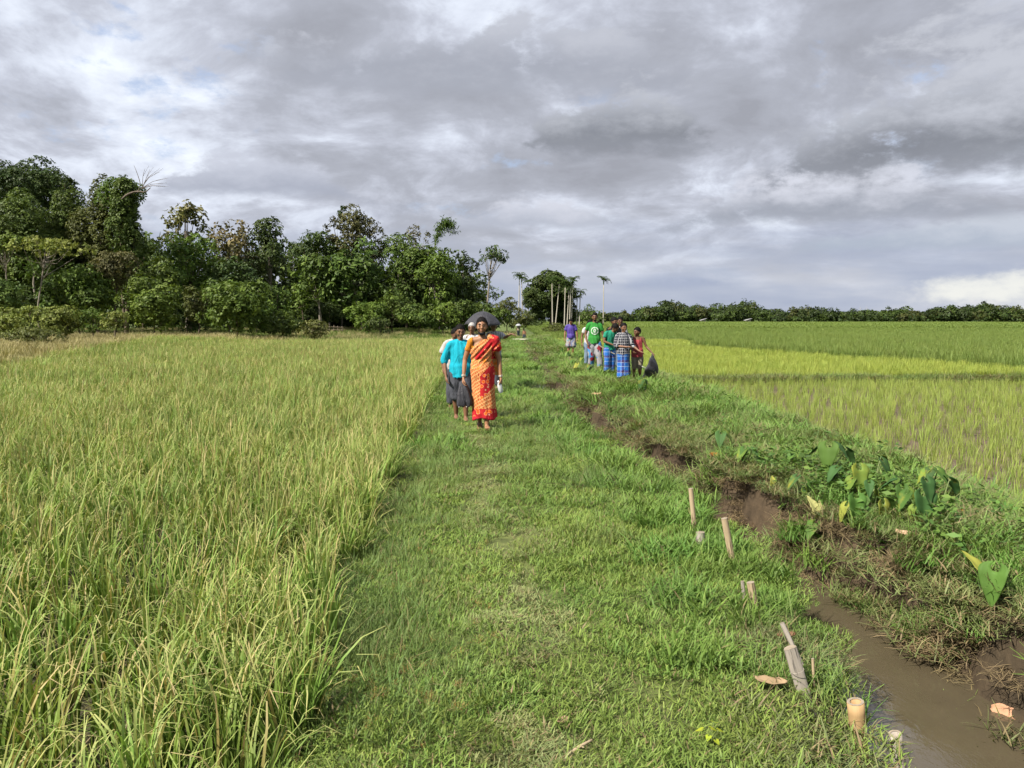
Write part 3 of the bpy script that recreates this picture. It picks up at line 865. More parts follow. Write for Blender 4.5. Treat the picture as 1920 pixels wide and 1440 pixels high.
def cluster_leaves(mb, centres, out, nl, L, W, c0, c1, droop=0.5, tipc=None, tipf=None):
    """rosettes of nl leaves at each centre, facing out"""
    n_ = len(centres)
    up = nrm(out)
    r2 = nrm(rng.normal(0, 1, (n_, 3)))
    s1 = nrm(np.cross(up, r2)); s2 = np.cross(up, s1)
    f = rng.random((n_, 1)) ** 1.2
    base_c = np.array(c0) * (1 - f) + np.array(c1) * f
    if tipc is not None:
        base_c = base_c * (1 - tipf[:, None]) + np.array(tipc) * tipf[:, None]
    for q in range(nl):
        a = 6.283 * (q / nl) + rng.uniform(-0.4, 0.4, (n_, 1))
        axis = s1 * np.cos(a) + s2 * np.sin(a) + up * rng.uniform(-0.2, 0.7, (n_, 1)) + np.array([0, 0, -droop]) * rng.uniform(0.2, 1.2, (n_, 1))
        nor = up + 0.6 * rng.normal(0, 1, (n_, 3)) + [0, 0, 0.5]
        Lq = L * rng.uniform(0.65, 1.2, n_); Wq = W * rng.uniform(0.7, 1.2, n_)
        leaf_quads(mb, centres + axis * 0.05 * L + rng.normal(0, 0.12 * L, (n_, 3)), axis, nor, Lq, Wq, base_c * rng.uniform(0.78, 1.22, (n_, 1)))

GREEN = ((0.045, 0.080, 0.014), (0.098, 0.142, 0.026))
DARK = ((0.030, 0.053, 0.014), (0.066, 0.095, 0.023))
FRESH = ((0.058, 0.100, 0.014), (0.125, 0.180, 0.030))
OLIVE = ((0.058, 0.072, 0.017), (0.110, 0.120, 0.032))
BROWN = ((0.060, 0.064, 0.021), (0.115, 0.106, 0.040))
YELLOW = ((0.105, 0.138, 0.024), (0.20, 0.22, 0.05))

def tree(name, label, cat, u, vtop, dist, hw, vbot, colr, n_lobes=14, dens=1.0, leaf=0.34, trunk_r=0.14, bark=None, shape='round',
         trunk_u=None, tip=None, group=None, droop=0.5, lobe=0.40, gap=0.0, stem=True, crown_name="crown", trunk_name="trunk", zup=0.0):
    """u, vtop, hw, vbot give crown place and size as seen in the photograph at the given distance in metres"""
    if group == "trees of the wood beyond the rice":
        trunk_r *= 0.62
        if shape in ('round', 'cone'): vbot += 42; n_lobes = int(n_lobes * 1.35)
        if shape == 'drape': vbot = 596; n_lobes = int(n_lobes * 1.5)
    if crown_name == 'foliage':
        vbot += 6; n_lobes = int(n_lobes * 1.5)
    top = at_dist(u, vtop, dist); bot = at_dist(u, vbot, dist)
    rx = hw / FPX * dist
    cz = (top[2] + bot[2]) / 2; rz_ = (top[2] - bot[2]) / 2
    gx_ = at_dist(trunk_u if trunk_u else u, vbot, dist)[0]
    gz = float(ground_z(gx_, dist)) - 0.05
    t = empty(name, (gx_, dist, gz))
    c = np.array([top[0] - gx_, 0, cz - gz])
    rad = np.array([rx, rx * 0.95, rz_])
    # lobes
    lc = []
    for q in range(n_lobes):
        dr = nrm(rng.normal(0, 1, 3) + [0, -0.15, 0.25 if shape != 'drape' else 0.0])
        rr = rng.uniform(0.42, 0.78)
        p = dr * rr
        if shape == 'umbrella':
            p[2] = abs(p[2]) * 0.8 + 0.15 - 0.5 * (p[0] ** 2 + p[1] ** 2)
        elif shape == 'cone':
            s_ = 1 - 0.55 * max(0, p[2]); p[0] *= s_; p[1] *= s_
        lc.append(c + p * rad)
    lc = np.array(lc)
    lr = rng.uniform(lobe * 0.75, lobe * 1.2, n_lobes)[:, None] * np.array([rx, rx, min(rz_, rx) * (0.9 if shape != 'umbrella' else 0.5)])[None]
    if shape == 'drape': lr[:, 2] = np.maximum(lr[:, 2], rz_ * 0.30)
    # trunk and limbs
    if stem:
        mb = MB()
        htr = max(c[2] - rz_ * 0.35, 0.6)
        bend = rng.normal(0, 0.035 * htr, 2)
        topx = c[0] * 0.8
        pts = [(0, 0, 0), (topx * 0.25 + bend[0], bend[1], htr * 0.33), (topx * 0.7 + bend[0] * 0.5, bend[1] * 0.6, htr * 0.7), (topx, 0, htr), (c[0], 0, c[2] + rz_ * 0.25)]
        tube(mb, pts, [trunk_r * 1.25, trunk_r, trunk_r * 0.82, trunk_r * 0.62, trunk_r * 0.25], 8, True, sub=3)
        for q in range(0, n_lobes):
            e = lc[q]; s0 = np.array(pts[3]) * rng.uniform(0.72, 1.0)
            mid = (s0 + e) / 2 + [0, 0, -0.08 * rx + rng.normal(0, 0.06 * rx)]
            tube(mb, [s0, mid, e], [trunk_r * 0.42, trunk_r * 0.28, trunk_r * 0.12], 5, True, sub=2)
        mb.build(trunk_name, bark or BARK_D, t)
    # leaves
    mb = MB()
    for q in range(n_lobes):
        area = 4 * np.pi * (lr[q, 0] * lr[q, 2])
        nc = int(np.clip(area * dens * 0.30 / (leaf * leaf), 10, 330))
        dr = nrm(rng.normal(0, 1, (nc, 3)) + [0, -0.1, 0.22])
        r = rng.uniform(0.62, 1.08, (nc, 1)) ** 0.6
        P = lc[q] + dr * r * lr[q]
        keep = P[:, 2] > 0.05
        P = P[keep]; dr = dr[keep]
        tf = None
        if tip is not None:
            tf = np.clip((P[:, 2] - c[2]) / rz_ * 0.7 + 0.1 + rng.normal(0, 0.25, len(P)), 0, 0.85)
        lv = rng.uniform(0.82, 1.2)
        cluster_leaves(mb, P, dr + [0, 0, 0.35], 6, leaf, leaf * 0.52, np.array(colr[0]) * lv, np.array(colr[1]) * lv, droop, tip, tf)
    cr = mb.build(crown_name, LEAF, t, False)
    tag(t, label, cat, group)
    return t

TG = "trees of the wood beyond the rice"
# ---- tall trees, left to right: u, vtop, dist, half width, vbot
tree("forest_tree", "dark tall tree with open crown at the left end of the wood", "tree", 45, 288, 84, 82, 400, DARK, 18, 1.3, 0.34, 0.22, group=TG, lobe=0.42)
tree("vine_covered_tree", "vine smothered tree between the broad one and the olive draped one", "tree", 125, 350, 68, 52, 520, GREEN, 16, 1.2, 0.24, 0.2, shape='drape', group=TG, droop=0.9, lobe=0.38)
tree("forest_tree", "dark round crown rising behind the vine covered trees at the left", "tree", 118, 318, 82, 40, 430, DARK, 10, 0.9, 0.34, 0.2, group=TG)
tree("vine_covered_tree", "broad tree smothered in green vines at the left edge of the photo", "tree", 55, 345, 66, 100, 520, GREEN, 22, 1.1, 0.24, 0.25, shape='drape', group=TG, droop=0.9, lobe=0.34)
tree("vine_covered_tree", "olive vine draped tree with flat top beside the vine wrapped column", "tree", 182, 318, 67, 58, 480, OLIVE, 18, 1.1, 0.24, 0.22, shape='drape', group=TG, droop=0.9, lobe=0.36)
vine_col = tree("vine_wrapped_column_tree", "narrow column of vines with a bare dead branch reaching right", "tree", 236, 322, 64, 25, 470, GREEN, 14, 1.3, 0.24, 0.24, shape='drape', group=TG, droop=1.0, lobe=0.75)
tree("forest_tree", "small cushion shaped crown topping the vine wrapped column", "tree", 228, 318, 65.5, 40, 372, FRESH, 9, 1.0, 0.24, 0.16, group=TG, droop=0.8, lobe=0.5)
tree("teak_tree", "teak with pale flowering tips standing in the gap of the skyline", "tree", 345, 347, 76, 47, 470, OLIVE, 15, 0.75, 0.46, 0.16, BARK_P, shape='cone', tip=(0.26, 0.235, 0.12), group=TG, lobe=0.33)
tree("teak_tree", "teak with tan brown flowering top right of the pale one", "tree", 428, 384, 74, 50, 520, BROWN, 15, 0.85, 0.42, 0.16, BARK_P, shape='cone', tip=(0.23, 0.18, 0.085), group=TG, lobe=0.36)
tree("teak_tree", "second tan tipped teak between the brown teak and dark feathery tree", "tree", 458, 402, 80, 34, 510, BROWN, 11, 0.8, 0.40, 0.15, BARK_P, shape='cone', tip=(0.20, 0.165, 0.08), group=TG, lobe=0.4)
tree("forest_tree", "dark feathery tree with pale bare lower trunk in mid wood", "tree", 500, 400, 76, 46, 510, DARK, 15, 1.0, 0.32, 0.15, BARK_P, shape='cone', trunk_u=518, group=TG)
tree("forest_tree", "grey green low crown left of the tall brown tree", "tree", 582, 424, 82, 44, 500, DARK, 13, 0.9, 0.34, 0.16, group=TG)
tree("forest_tree", "tall brownish emergent tree, the highest of the middle wood", "tree", 668, 380, 84, 52, 500, BROWN, 16, 0.95, 0.28, 0.24, shape='round', group=TG, lobe=0.36)
tree("forest_tree", "thin sprig of foliage standing above the brown emergent tree", "tree", 642, 372, 83.5, 9, 392, DARK, 4, 0.8, 0.26, 0.06, trunk_u=655, group=TG)
tree("forest_tree", "loose dark side tuft left of the brown emergent crown", "tree", 624, 396, 83.2, 17, 425, BROWN, 6, 0.7, 0.28, 0.07, trunk_u=650, group=TG)
tree("teak_tree", "large leaved teak below and in front of the brown emergent tree", "tree", 655, 440, 73, 62, 540, GREEN, 17, 0.9, 0.50, 0.16, BARK_P, trunk_u=682, group=TG)
tree("teak_tree", "large leaved teak in front of the grey green low crown", "tree", 588, 455, 72, 45, 545, GREEN, 13, 0.9, 0.48, 0.12, BARK_P, trunk_u=600, group=TG)
tree("forest_tree", "round mid green tree between the emergent and the bright tree", "tree", 762, 416, 80, 48, 540, GREEN, 16, 1.0, 0.32, 0.18, group=TG)
tree("forest_tree", "pale twiggy crown top behind the round mid green tree", "tree", 778, 412, 86, 30, 470, BROWN, 9, 0.7, 0.30, 0.14, BARK_P, group=TG)
tree("forest_tree", "bright green tree beneath the arching bamboo tip", "tree", 822, 440, 77, 48, 560, FRESH, 16, 0.95, 0.36, 0.16, BARK_P, group=TG)
tree("forest_tree", "dark tree between the bright green one and the umbrella crown", "tree", 868, 455, 82, 34, 570, DARK, 14, 1.0, 0.32, 0.16, group=TG)
tree("umbrella_tree", "flat topped tree with visible pale limbs at the right end of the wood", "tree", 922, 456, 92, 42, 520, DARK, 16, 0.55, 0.30, 0.19, BARK_P, shape='umbrella', trunk_u=908, group=TG, lobe=0.30)
tree("forest_tree", "drooping lower crown beneath the flat topped umbrella tree", "tree", 915, 500, 94, 36, 570, GREEN, 10, 0.5, 0.30, 0.12, BARK_P, trunk_u=912, group=TG, lobe=0.34)
tree("forest_tree", "dark slender tree in the gap behind the teaks", "tree", 545, 425, 88, 26, 520, DARK, 9, 0.9, 0.32, 0.13, group=TG)
tree("forest_tree", "dark tree filling the skyline dip right of the emergent", "tree", 715, 430, 88, 34, 530, DARK, 11, 0.9, 0.32, 0.15, group=TG)
tree("forest_tree", "low dark tree behind the reddish leaved shrub", "tree", 268, 425, 78, 40, 520, GREEN, 11, 1.0, 0.30, 0.16, group=TG)
tree("forest_tree", "fresh green tree under the pale flowering teak", "tree", 355, 425, 70, 58, 530, FRESH, 15, 1.0, 0.32, 0.16, group=TG)
tree("forest_tree", "dark mid height tree under the tan teaks", "tree", 430, 470, 69, 52, 560, DARK, 13, 1.0, 0.34, 0.15, group=TG)
tree("layered_tree", "light green flat layered tree spreading at the left edge before the vines", "tree", 85, 438, 56, 98, 505, YELLOW, 16, 0.9, 0.30, 0.10, BARK_P, shape='umbrella', trunk_u=70, group=TG, lobe=0.30)
tree("layered_tree", "lower light green bough tree at the far left edge", "tree", 8, 428, 55, 42, 500, FRESH, 9, 0.9, 0.28, 0.10, BARK_P, shape='umbrella', group=TG, lobe=0.38)

# bare dead limb on the vine column
mb = MB()
root_p = np.array([0.1, -1.0, at_dist(236, 372, 64)[2] - vine_col.location.z])
def px_local(u, v):
    p = at_dist(u, v, 63.0); return np.array([p[0] - vine_col.location.x, p[1] - vine_col.location.y, p[2] - vine_col.location.z])
tube(mb, [px_local(228, 374), px_local(240, 364), px_local(258, 359), px_local(272, 360), px_local(282, 352)], [0.09, 0.085, 0.07, 0.05, 0.035], 6, True, sub=3)
tube(mb, [px_local(258, 359), px_local(263, 345), px_local(256, 322), px_local(251, 310)], [0.035, 0.03, 0.02, 0.01], 5, True, sub=3)
for (u1, v1) in ((300, 322), (309, 335), (306, 345), (292, 322), (281, 318), (272, 316), (310, 350), (298, 350)):
    m_ = ((u1 + 266) / 2 + rng.normal(0, 3), (v1 + 352) / 2 - 3)
    tube(mb, [px_local(266 + rng.normal(0, 3), 354), px_local(*m_), px_local(u1, v1)], [0.026, 0.018, 0.008], 4, True, sub=2)
    tube(mb, [px_local(*m_), px_local(u1 + 7, v1 + rng.uniform(-9, 3))], [0.013, 0.006], 4, True)
dl = mb.build("dead_limb", simple("dead_wood", (0.13, 0.105, 0.085), 0.9, 0.2, 0.2), vine_col)
dl["label"] = "bare brown dead limb with fanned twigs"

# arching bamboo culm above the bright green tree
bmb = empty("bamboo_culm", tuple(at_dist(812, 600, 79))); bmb.location.z = float(ground_z(bmb.location.x, 79))
def bl(u, v):
    p = at_dist(u, v, 79.0); return np.array(p) - np.array(bmb.location)
mb = MB(); arc = [bl(812, 610), bl(812, 500), bl(818, 445), bl(826, 422), bl(836, 413), bl(845, 416), bl(849, 428)]
tube(mb, arc, [0.07, 0.06, 0.05, 0.04, 0.03, 0.02, 0.01], 6, True, sub=3); mb.build("culm", simple("bamboo_green", (0.10, 0.13, 0.035), 0.6), bmb)
mb = MB(); A = np.array(arc[2:]); tt = rng.random(260) * (len(A) - 1); ii = np.minimum(tt.astype(int), len(A) - 2); ff = (tt - ii)[:, None]
P = A[ii] * (1 - ff) + A[ii + 1] * ff + rng.normal(0, 0.22, (260, 3)) + [0, 0, -0.15]
cluster_leaves(mb, P, rng.normal(0, 1, (260, 3)) + [0.2, -0.2, -0.6], 4, 0.42, 0.08, GREEN[0], GREEN[1], 1.2)
mb.build("crown", LEAF, bmb, False)
tag(bmb, "arching bamboo tip curving over the treetops", "bamboo", TG)

# ---- shrubs along the wood edge
SG = "shrubs along the wood edge"
SH = [
    ("big green shrub with light leaves just left of centre of the left wood", 288, 522, 57, 62, 616, FRESH, 15, 0.30),
    ("big pale leaved shrub right of the light leaved one", 442, 516, 58, 72, 624, FRESH, 17, 0.30),
    ("reddish tinged leafy shrub below the vine wrapped column", 218, 468, 60, 48, 540, BROWN, 11, 0.26),
    ("blue green broad leaved shrub between the red tinged and big shrubs", 300, 480, 62, 40, 545, GREEN, 10, 0.34),
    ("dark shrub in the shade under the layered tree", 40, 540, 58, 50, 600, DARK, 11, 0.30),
    ("shaded broad leaved shrub beside the thin pale trunk at the left", 120, 520, 58, 56, 600, GREEN, 12, 0.34),
    ("green shrub under the reddish tinged one", 185, 535, 57, 46, 606, GREEN, 11, 0.28),
    ("low yellowish scrub at the left edge by the dry grass", 35, 574, 47, 70, 628, YELLOW, 14, 0.17),
    ("low yellowish scrub second from the left edge", 122, 568, 48, 56, 624, YELLOW, 13, 0.17),
    ("low bright scrub beneath the green shrub at the left", 175, 575, 48, 34, 618, FRESH, 9, 0.17),
    ("feathery low scrub left of the big light leaved shrub", 215, 578, 47, 30, 616, YELLOW, 8, 0.16),
    ("tall fresh scrub filling the gap under the far left trees", 10, 520, 52, 60, 600, GREEN, 13, 0.24),
    ("fresh leafy shrub between the layered tree and the reddish shrub", 150, 488, 58, 50, 570, FRESH, 12, 0.26),
    ("dark leafy shrub behind the light leaved one", 350, 560, 64, 50, 622, DARK, 11, 0.26),
    ("green shrub at the foot of the tan teaks", 480, 560, 66, 44, 622, GREEN, 11, 0.26),
    ("tawny scrub mound standing in the dry grass at far left", 60, 612, 38, 56, 640, OLIVE, 10, 0.14),
    ("low tangled shrub at the right foot of the pale leaved shrub", 530, 575, 60, 42, 628, GREEN, 11, 0.24),
    ("low tangled shrub spilling onto the meadow left of the gap", 585, 595, 57, 32, 630, OLIVE, 9, 0.20),
    ("tall leafy shrub left end of the long hedge of bushes", 690, 560, 68, 48, 618, FRESH, 13, 0.26),
    ("second shrub from the left in the long row of bushes", 735, 548, 70, 42, 616, GREEN, 12, 0.26),
    ("third shrub in the long row of bushes, rounder and lower", 785, 568, 69, 40, 618, GREEN, 11, 0.26),
    ("fourth shrub in the long row of bushes", 830, 565, 70, 38, 618, FRESH, 11, 0.26),
    ("fifth shrub in the row, just left of the open umbrella", 872, 562, 71, 36, 618, GREEN, 11, 0.26),
    ("shrub rising behind the open black umbrella", 915, 566, 73, 38, 618, GREEN, 11, 0.26),
    ("last shrub of the row, right of the open umbrella", 950, 556, 78, 28, 616, OLIVE, 10, 0.26),
    ("lone lower shrub in front of the second bush of the row", 712, 590, 64, 26, 624, DARK, 7, 0.22),
    ("young saplings clump inside the dark gap of the wood", 605, 560, 76, 46, 602, DARK, 10, 0.26),
    ("sunlit sapling leafing out left of the dark gap", 565, 520, 74, 28, 590, FRESH, 9, 0.28),
    ("shrub with pale dry twigs between the two big light shrubs", 370, 530, 61, 36, 600, OLIVE, 10, 0.26),
    ("leafy sapling at the foot of the bare pale trunk", 520, 530, 70, 30, 585, GREEN, 8, 0.30),
    ("low leafy shrub at the foot of the umbrella tree", 972, 575, 110, 26, 612, OLIVE, 8, 0.30),
]
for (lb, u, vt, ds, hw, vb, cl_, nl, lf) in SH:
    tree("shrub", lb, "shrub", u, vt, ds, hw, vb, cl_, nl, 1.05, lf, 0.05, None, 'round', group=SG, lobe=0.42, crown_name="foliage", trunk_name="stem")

# thin bare trunks seen in the dark interior
TK = "slim bare trunks inside the wood"
for q, (u, vt, vb, ds, lb) in enumerate(((70, 505, 570, 59, "thin pale trunk under the light layered tree"), (600, 530, 606, 72, "slim pale trunk standing in the dark gap of the wood"),
        (640, 520, 590, 80, "dim slim trunk right of the one in the dark gap"), (560, 560, 604, 78, "short slim trunk left side of the dark gap"),
        (578, 560, 604, 79, "slim trunk second from left in the dark gap"), (618, 555, 604, 78, "slim trunk just right of the pale one in the gap"),
        (806, 470, 560, 79, "slim trunk beneath the bright green tree"), (750, 500, 575, 82, "dim trunk beneath the round mid green tree"))):
    p0 = at_dist(u, vb, ds); g = float(ground_z(p0[0], ds)); top = at_dist(u, vt, ds)
    t = empty("slim_trunk", (p0[0], ds, g - 0.05))
    mb = MB(); hh = top[2] - g
    tube(mb, [(0, 0, 0), (rng.normal(0, 0.06), 0, hh * 0.4), (rng.normal(0, 0.1), 0, hh * 0.8), (rng.normal(0, 0.12), 0, hh)], [0.10, 0.085, 0.07, 0.05], 7, True, sub=2)
    mb.build("trunk", BARK_P, t)
    mb = MB(); P = np.array([0, 0, hh]) + rng.normal(0, 0.5, (40, 3)) * [1, 1, 0.6]
    cluster_leaves(mb, P, rng.normal(0, 1, (40, 3)) + [0, 0, 0.6], 5, 0.34, 0.18, GREEN[0], GREEN[1])
    mb.build("crown", LEAF, t, False)
    tag(t, lb, "tree", TK)

# dark mass of further trees and undergrowth inside the wood (reads as one mass)
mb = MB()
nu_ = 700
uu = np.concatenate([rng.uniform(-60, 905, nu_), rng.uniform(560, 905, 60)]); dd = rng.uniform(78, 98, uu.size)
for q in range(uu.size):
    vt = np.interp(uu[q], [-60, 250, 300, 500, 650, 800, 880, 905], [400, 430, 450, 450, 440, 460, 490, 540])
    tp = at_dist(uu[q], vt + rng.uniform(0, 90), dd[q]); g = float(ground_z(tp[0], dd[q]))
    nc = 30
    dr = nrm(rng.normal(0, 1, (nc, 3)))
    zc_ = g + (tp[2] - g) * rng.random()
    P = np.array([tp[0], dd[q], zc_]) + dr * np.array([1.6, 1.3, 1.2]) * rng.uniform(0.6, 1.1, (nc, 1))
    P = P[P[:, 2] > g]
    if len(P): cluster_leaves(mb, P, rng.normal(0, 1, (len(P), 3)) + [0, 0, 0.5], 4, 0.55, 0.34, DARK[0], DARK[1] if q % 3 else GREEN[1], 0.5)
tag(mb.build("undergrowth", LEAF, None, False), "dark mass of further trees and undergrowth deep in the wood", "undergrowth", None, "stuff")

# ---- areca palms and the round tree beyond the path
def areca(label, u, vtop, vbase, dist, lean_u=0, crown=1.0):
    p0 = at_dist(u, vbase, dist); g = float(ground_z(p0[0], dist)); tp = at_dist(u + lean_u, vtop, dist)
    t = empty("areca_palm", (p0[0], dist, g - 0.05))
    hh = tp[2] - g - 0.9 * crown; ox = tp[0] - p0[0]
    mb = MB(); tube(mb, [(0, 0, 0), (ox * 0.35, 0, hh * 0.35), (ox * 0.7, 0, hh * 0.7), (ox, 0, hh)], [0.12, 0.095, 0.085, 0.07], 8, True, sub=2)
    mb.build("trunk", PALM_BARK, t)
    mb = MB(); tube(mb, [(ox, 0, hh - 0.1), (ox, 0, hh + 0.35), (ox, 0, hh + 0.75)], [0.10, 0.12, 0.05], 7, True)
    mb.build("crownshaft", simple("crownshaft", (0.09, 0.14, 0.04), 0.5), t)
    o0 = np.array([ox, 0, hh + 0.7])
    for f in range(10):
        a = f / 10 * 6.283 + rng.uniform(-0.25, 0.25); el_ = rng.uniform(0.15, 1.25); ln = rng.uniform(1.35, 1.8) * crown
        h = np.array([math.cos(a), math.sin(a), 0]); m_ = 9
        s_ = np.linspace(0, 1, m_)
        ang = el_ - 1.9 * s_ ** 1.4
        px_ = np.concatenate([[0], np.cumsum(np.cos(ang[:-1]) * ln / (m_ - 1))]); pz = np.concatenate([[0], np.cumsum(np.sin(ang[:-1]) * ln / (m_ - 1))])
        mid = o0 + h[None] * px_[:, None] + np.array([0, 0, 1])[None] * pz[:, None]
        fb = MB(); tube(fb, mid, list(np.linspace(0.03, 0.008, m_)), 4, False)
        fb.C[-1] = np.broadcast_to((0.06, 0.09, 0.025), fb.C[-1].shape)
        sd = np.array([-h[1], h[0], 0])
        for sg in (-1, 1):
            for dz__ in (0.1, -0.45):
                k_ = np.linspace(1, m_ - 1.01, 11); i0 = k_.astype(int); P = mid[i0] * (1 - (k_ - i0)[:, None]) + mid[np.minimum(i0 + 1, m_ - 1)] * (k_ - i0)[:, None]
                ax = sd * sg + h * 0.5 + [0, 0, dz__]
                n_ = len(P)
                leaf_quads(fb, P, np.repeat(ax[None], n_, 0) + rng.normal(0, 0.12, (n_, 3)), np.repeat(np.array([[0, 0, 1.0]]), n_, 0) + 0.2 * h, np.full(n_, 0.55 * crown) * (1 - 0.4 * s_[i0]), np.full(n_, 0.09),
                           pal(n_, (0.035, 0.065, 0.015), (0.075, 0.115, 0.025)))
        fb.build("frond", LEAF, t, False)
    tag(t, label, "palm", "areca palms beyond the end of the path")
    return t
areca("lone areca palm standing apart right of the palm group", 1131, 522, 612, 150, 1, 1.05)
areca("leftmost pale trunked areca palm in front of the round tree", 1036, 520, 614, 140, -1)
areca("leaning thin areca palm second from left before the round tree", 1041, 522, 614, 142, 8)
areca("areca palm in the middle of the palm group before the round tree", 1058, 528, 615, 139, 2)
areca("areca palm third from the right of the palm group", 1063, 534, 615, 141, 4)
areca("areca palm second from the right of the palm group", 1068, 530, 615, 140, 2)
areca("rightmost tall areca palm of the group before the round tree", 1071, 522, 615, 143, 3)
areca("short areca palm at the right flank of the round tree", 1086, 545, 612, 150, 2)
areca("small areca palm just below the short one at the right flank", 1081, 556, 612, 152, 1, 0.9)
areca("small distant areca palm between the wood and the round tree", 972, 514, 612, 150, 2, 1.0)
areca("small distant areca palm left of the round tree, lower of two", 980, 520, 612, 152, -2, 0.9)
areca("areca palm head peeping over the left shoulder of the round tree", 990, 526, 612, 158, 0, 1.0)
RG = "trees beyond the end of the path"
tree("round_tree", "big dark round tree behind the group of areca palms", "tree", 1034, 504, 152, 48, 590, DARK, 30, 3.2, 0.55, 0.4, group=RG, lobe=0.34)
tree("round_tree", "lower left half of the dark grove behind the palms", "tree", 1000, 535, 150, 30, 608, DARK, 15, 3.2, 0.5, 0.3, group=RG, lobe=0.42)
tree("round_tree", "dark lower trees behind the palm trunks", "tree", 1050, 555, 155, 36, 614, DARK, 15, 3.2, 0.5, 0.3, group=RG, lobe=0.42)
tree("shrub", "low trees right of the palm group towards the lone palm", "shrub", 1108, 572, 165, 26, 613, GREEN, 9, 1.0, 0.5, 0.15, group=RG, lobe=0.42, crown_name="foliage", trunk_name="stem")
tree("shrub", "small dark shrub at the foot of the lone palm", "shrub", 1122, 595, 150, 14, 612, DARK, 6, 1.0, 0.45, 0.1, group=RG, lobe=0.5, crown_name="foliage", trunk_name="stem")
tree("shrub", "bushy growth left of the palm trunks near the far person", "shrub", 1000, 592, 140, 24, 614, DARK, 8, 1.0, 0.4, 0.1, group=RG, lobe=0.45, crown_name="foliage", trunk_name="stem")
tree("shrub", "weedy mound at the end of the canal before the palms", "shrub", 1040, 605, 95, 26, 624, OLIVE, 8, 1.0, 0.22, 0.05, group=RG, lobe=0.45, crown_name="foliage", trunk_name="stem")

# ---- distant wood along the right horizon
mb = MB()
nb_ = 620
uu = rng.uniform(1080, 2080, nb_); dd = rng.uniform(380, 450, nb_)
for q in range(nb_):
    base_h = np.interp(uu[q], [1080, 1150, 1300, 1420, 1500, 1700, 1850, 2080], [5, 6, 10.5, 9.0, 6.5, 6.5, 9.5, 10]) * (1 + 0.28 * float(fnoise(uu[q] * 0.04, 0.0, 1.0, 2.0)))
    hgt = base_h * rng.uniform(0.4, 1.0) + (2.8 if rng.random() < 0.07 else 0)
    p = at_dist(uu[q], 600, dd[q]); rx = rng.uniform(2.2, 5.0)
    nc = 56
    dr = nrm(rng.normal(0, 1, (nc, 3)) + [0, -0.2, 0.3])
    P = np.array([p[0], dd[q], hgt * 0.6]) + dr * np.array([rx, rx, hgt * 0.42]) * rng.uniform(0.75, 1.05, (nc, 1))
    cc = np.array((DARK, GREEN, DARK, OLIVE)[q % 4]) * 0.62
    cluster_leaves(mb, P, dr + [0, 0, 0.4], 4, 1.15, 0.75, cc[0], cc[1], 0.3)
    nl_ = 10
    P = np.array([p[0], dd[q], 0]) + rng.normal(0, 1, (nl_, 3)) * [rx, 2, 0] + np.array([0, 0, 1]) * rng.uniform(0, hgt * 0.5, (nl_, 1))
    cluster_leaves(mb, P, rng.normal(0, 1, (nl_, 3)), 4, 1.6, 1.1, DARK[0], DARK[1], 0.3)
tag(mb.build("distant_treeline", LEAF, None, False), "distant dark wood along the horizon behind the right paddies", "wood", None, "stuff")
for (u, lb) in ((1612, "left one of two thin far masts above the distant wood"), (1624, "right one of two thin far masts above the distant wood")):
    p = at_dist(u, 604, 440); t = empty("mast", (p[0], 440, 0)); hh = at_dist(u, 576, 440)[2]
    mb = MB()
    for sx in (-0.5, 0.5): tube(mb, [(sx, 0, 0), (sx * 0.3, 0, hh)], [0.10, 0.06], 5)
    for z_ in np.arange(1.0, hh, 1.2): tube(mb, [(-0.45, 0, z_), (0.45, 0, z_ + 0.6)], [0.04, 0.04], 4)
    mb.build("lattice", simple("mast_steel", (0.25, 0.26, 0.28), 0.5), t)
    mb = MB(); tube(mb, [(-1.0, 0, hh - 0.8), (1.0, 0, hh - 0.8)], [0.06, 0.06], 4); mb.build("crossarm", MATS["mast_steel"], t)
    tag(t, lb, "mast", "far masts")
for (u, v, s_, lb) in ((1318, 606, 1.0, "tiny pale hut roof at the foot of the distant wood"), (1402, 605, 1.1, "second tiny pale hut roof further right by the distant wood")):
    p = at_ground(u, v + 2.5, 0.0); ds = 330.0; p = at_dist(u, v, ds)
    t = empty("field_hut", (p[0], ds, 0)); w_ = 1.4 * s_
    mb = MB(); box(mb, (-w_ * 0.7, -0.8, 0), (w_ * 0.7, 0.8, 1.1)); mb.build("wall", simple("hut_wall", (0.25, 0.23, 0.2), 0.9), t)
    mb = MB(); mb.add([(-w_, -1.2, 0.9), (w_, -1.2, 1.7), (w_, 1.2, 1.7), (-w_, 1.2, 0.9), (-w_, -1.2, 1.0), (w_, -1.2, 1.8), (w_, 1.2, 1.8), (-w_, 1.2, 1.0)],
                      [(0, 3, 2, 1), (4, 5, 6, 7), (0, 1, 5, 4), (1, 2, 6, 5), (2, 3, 7, 6), (3, 0, 4, 7)])
    mb.build("roof", simple("hut_roof", (0.4, 0.4, 0.4), 0.5), t, False)
    tag(t, lb, "hut", "tiny huts by the distant wood")

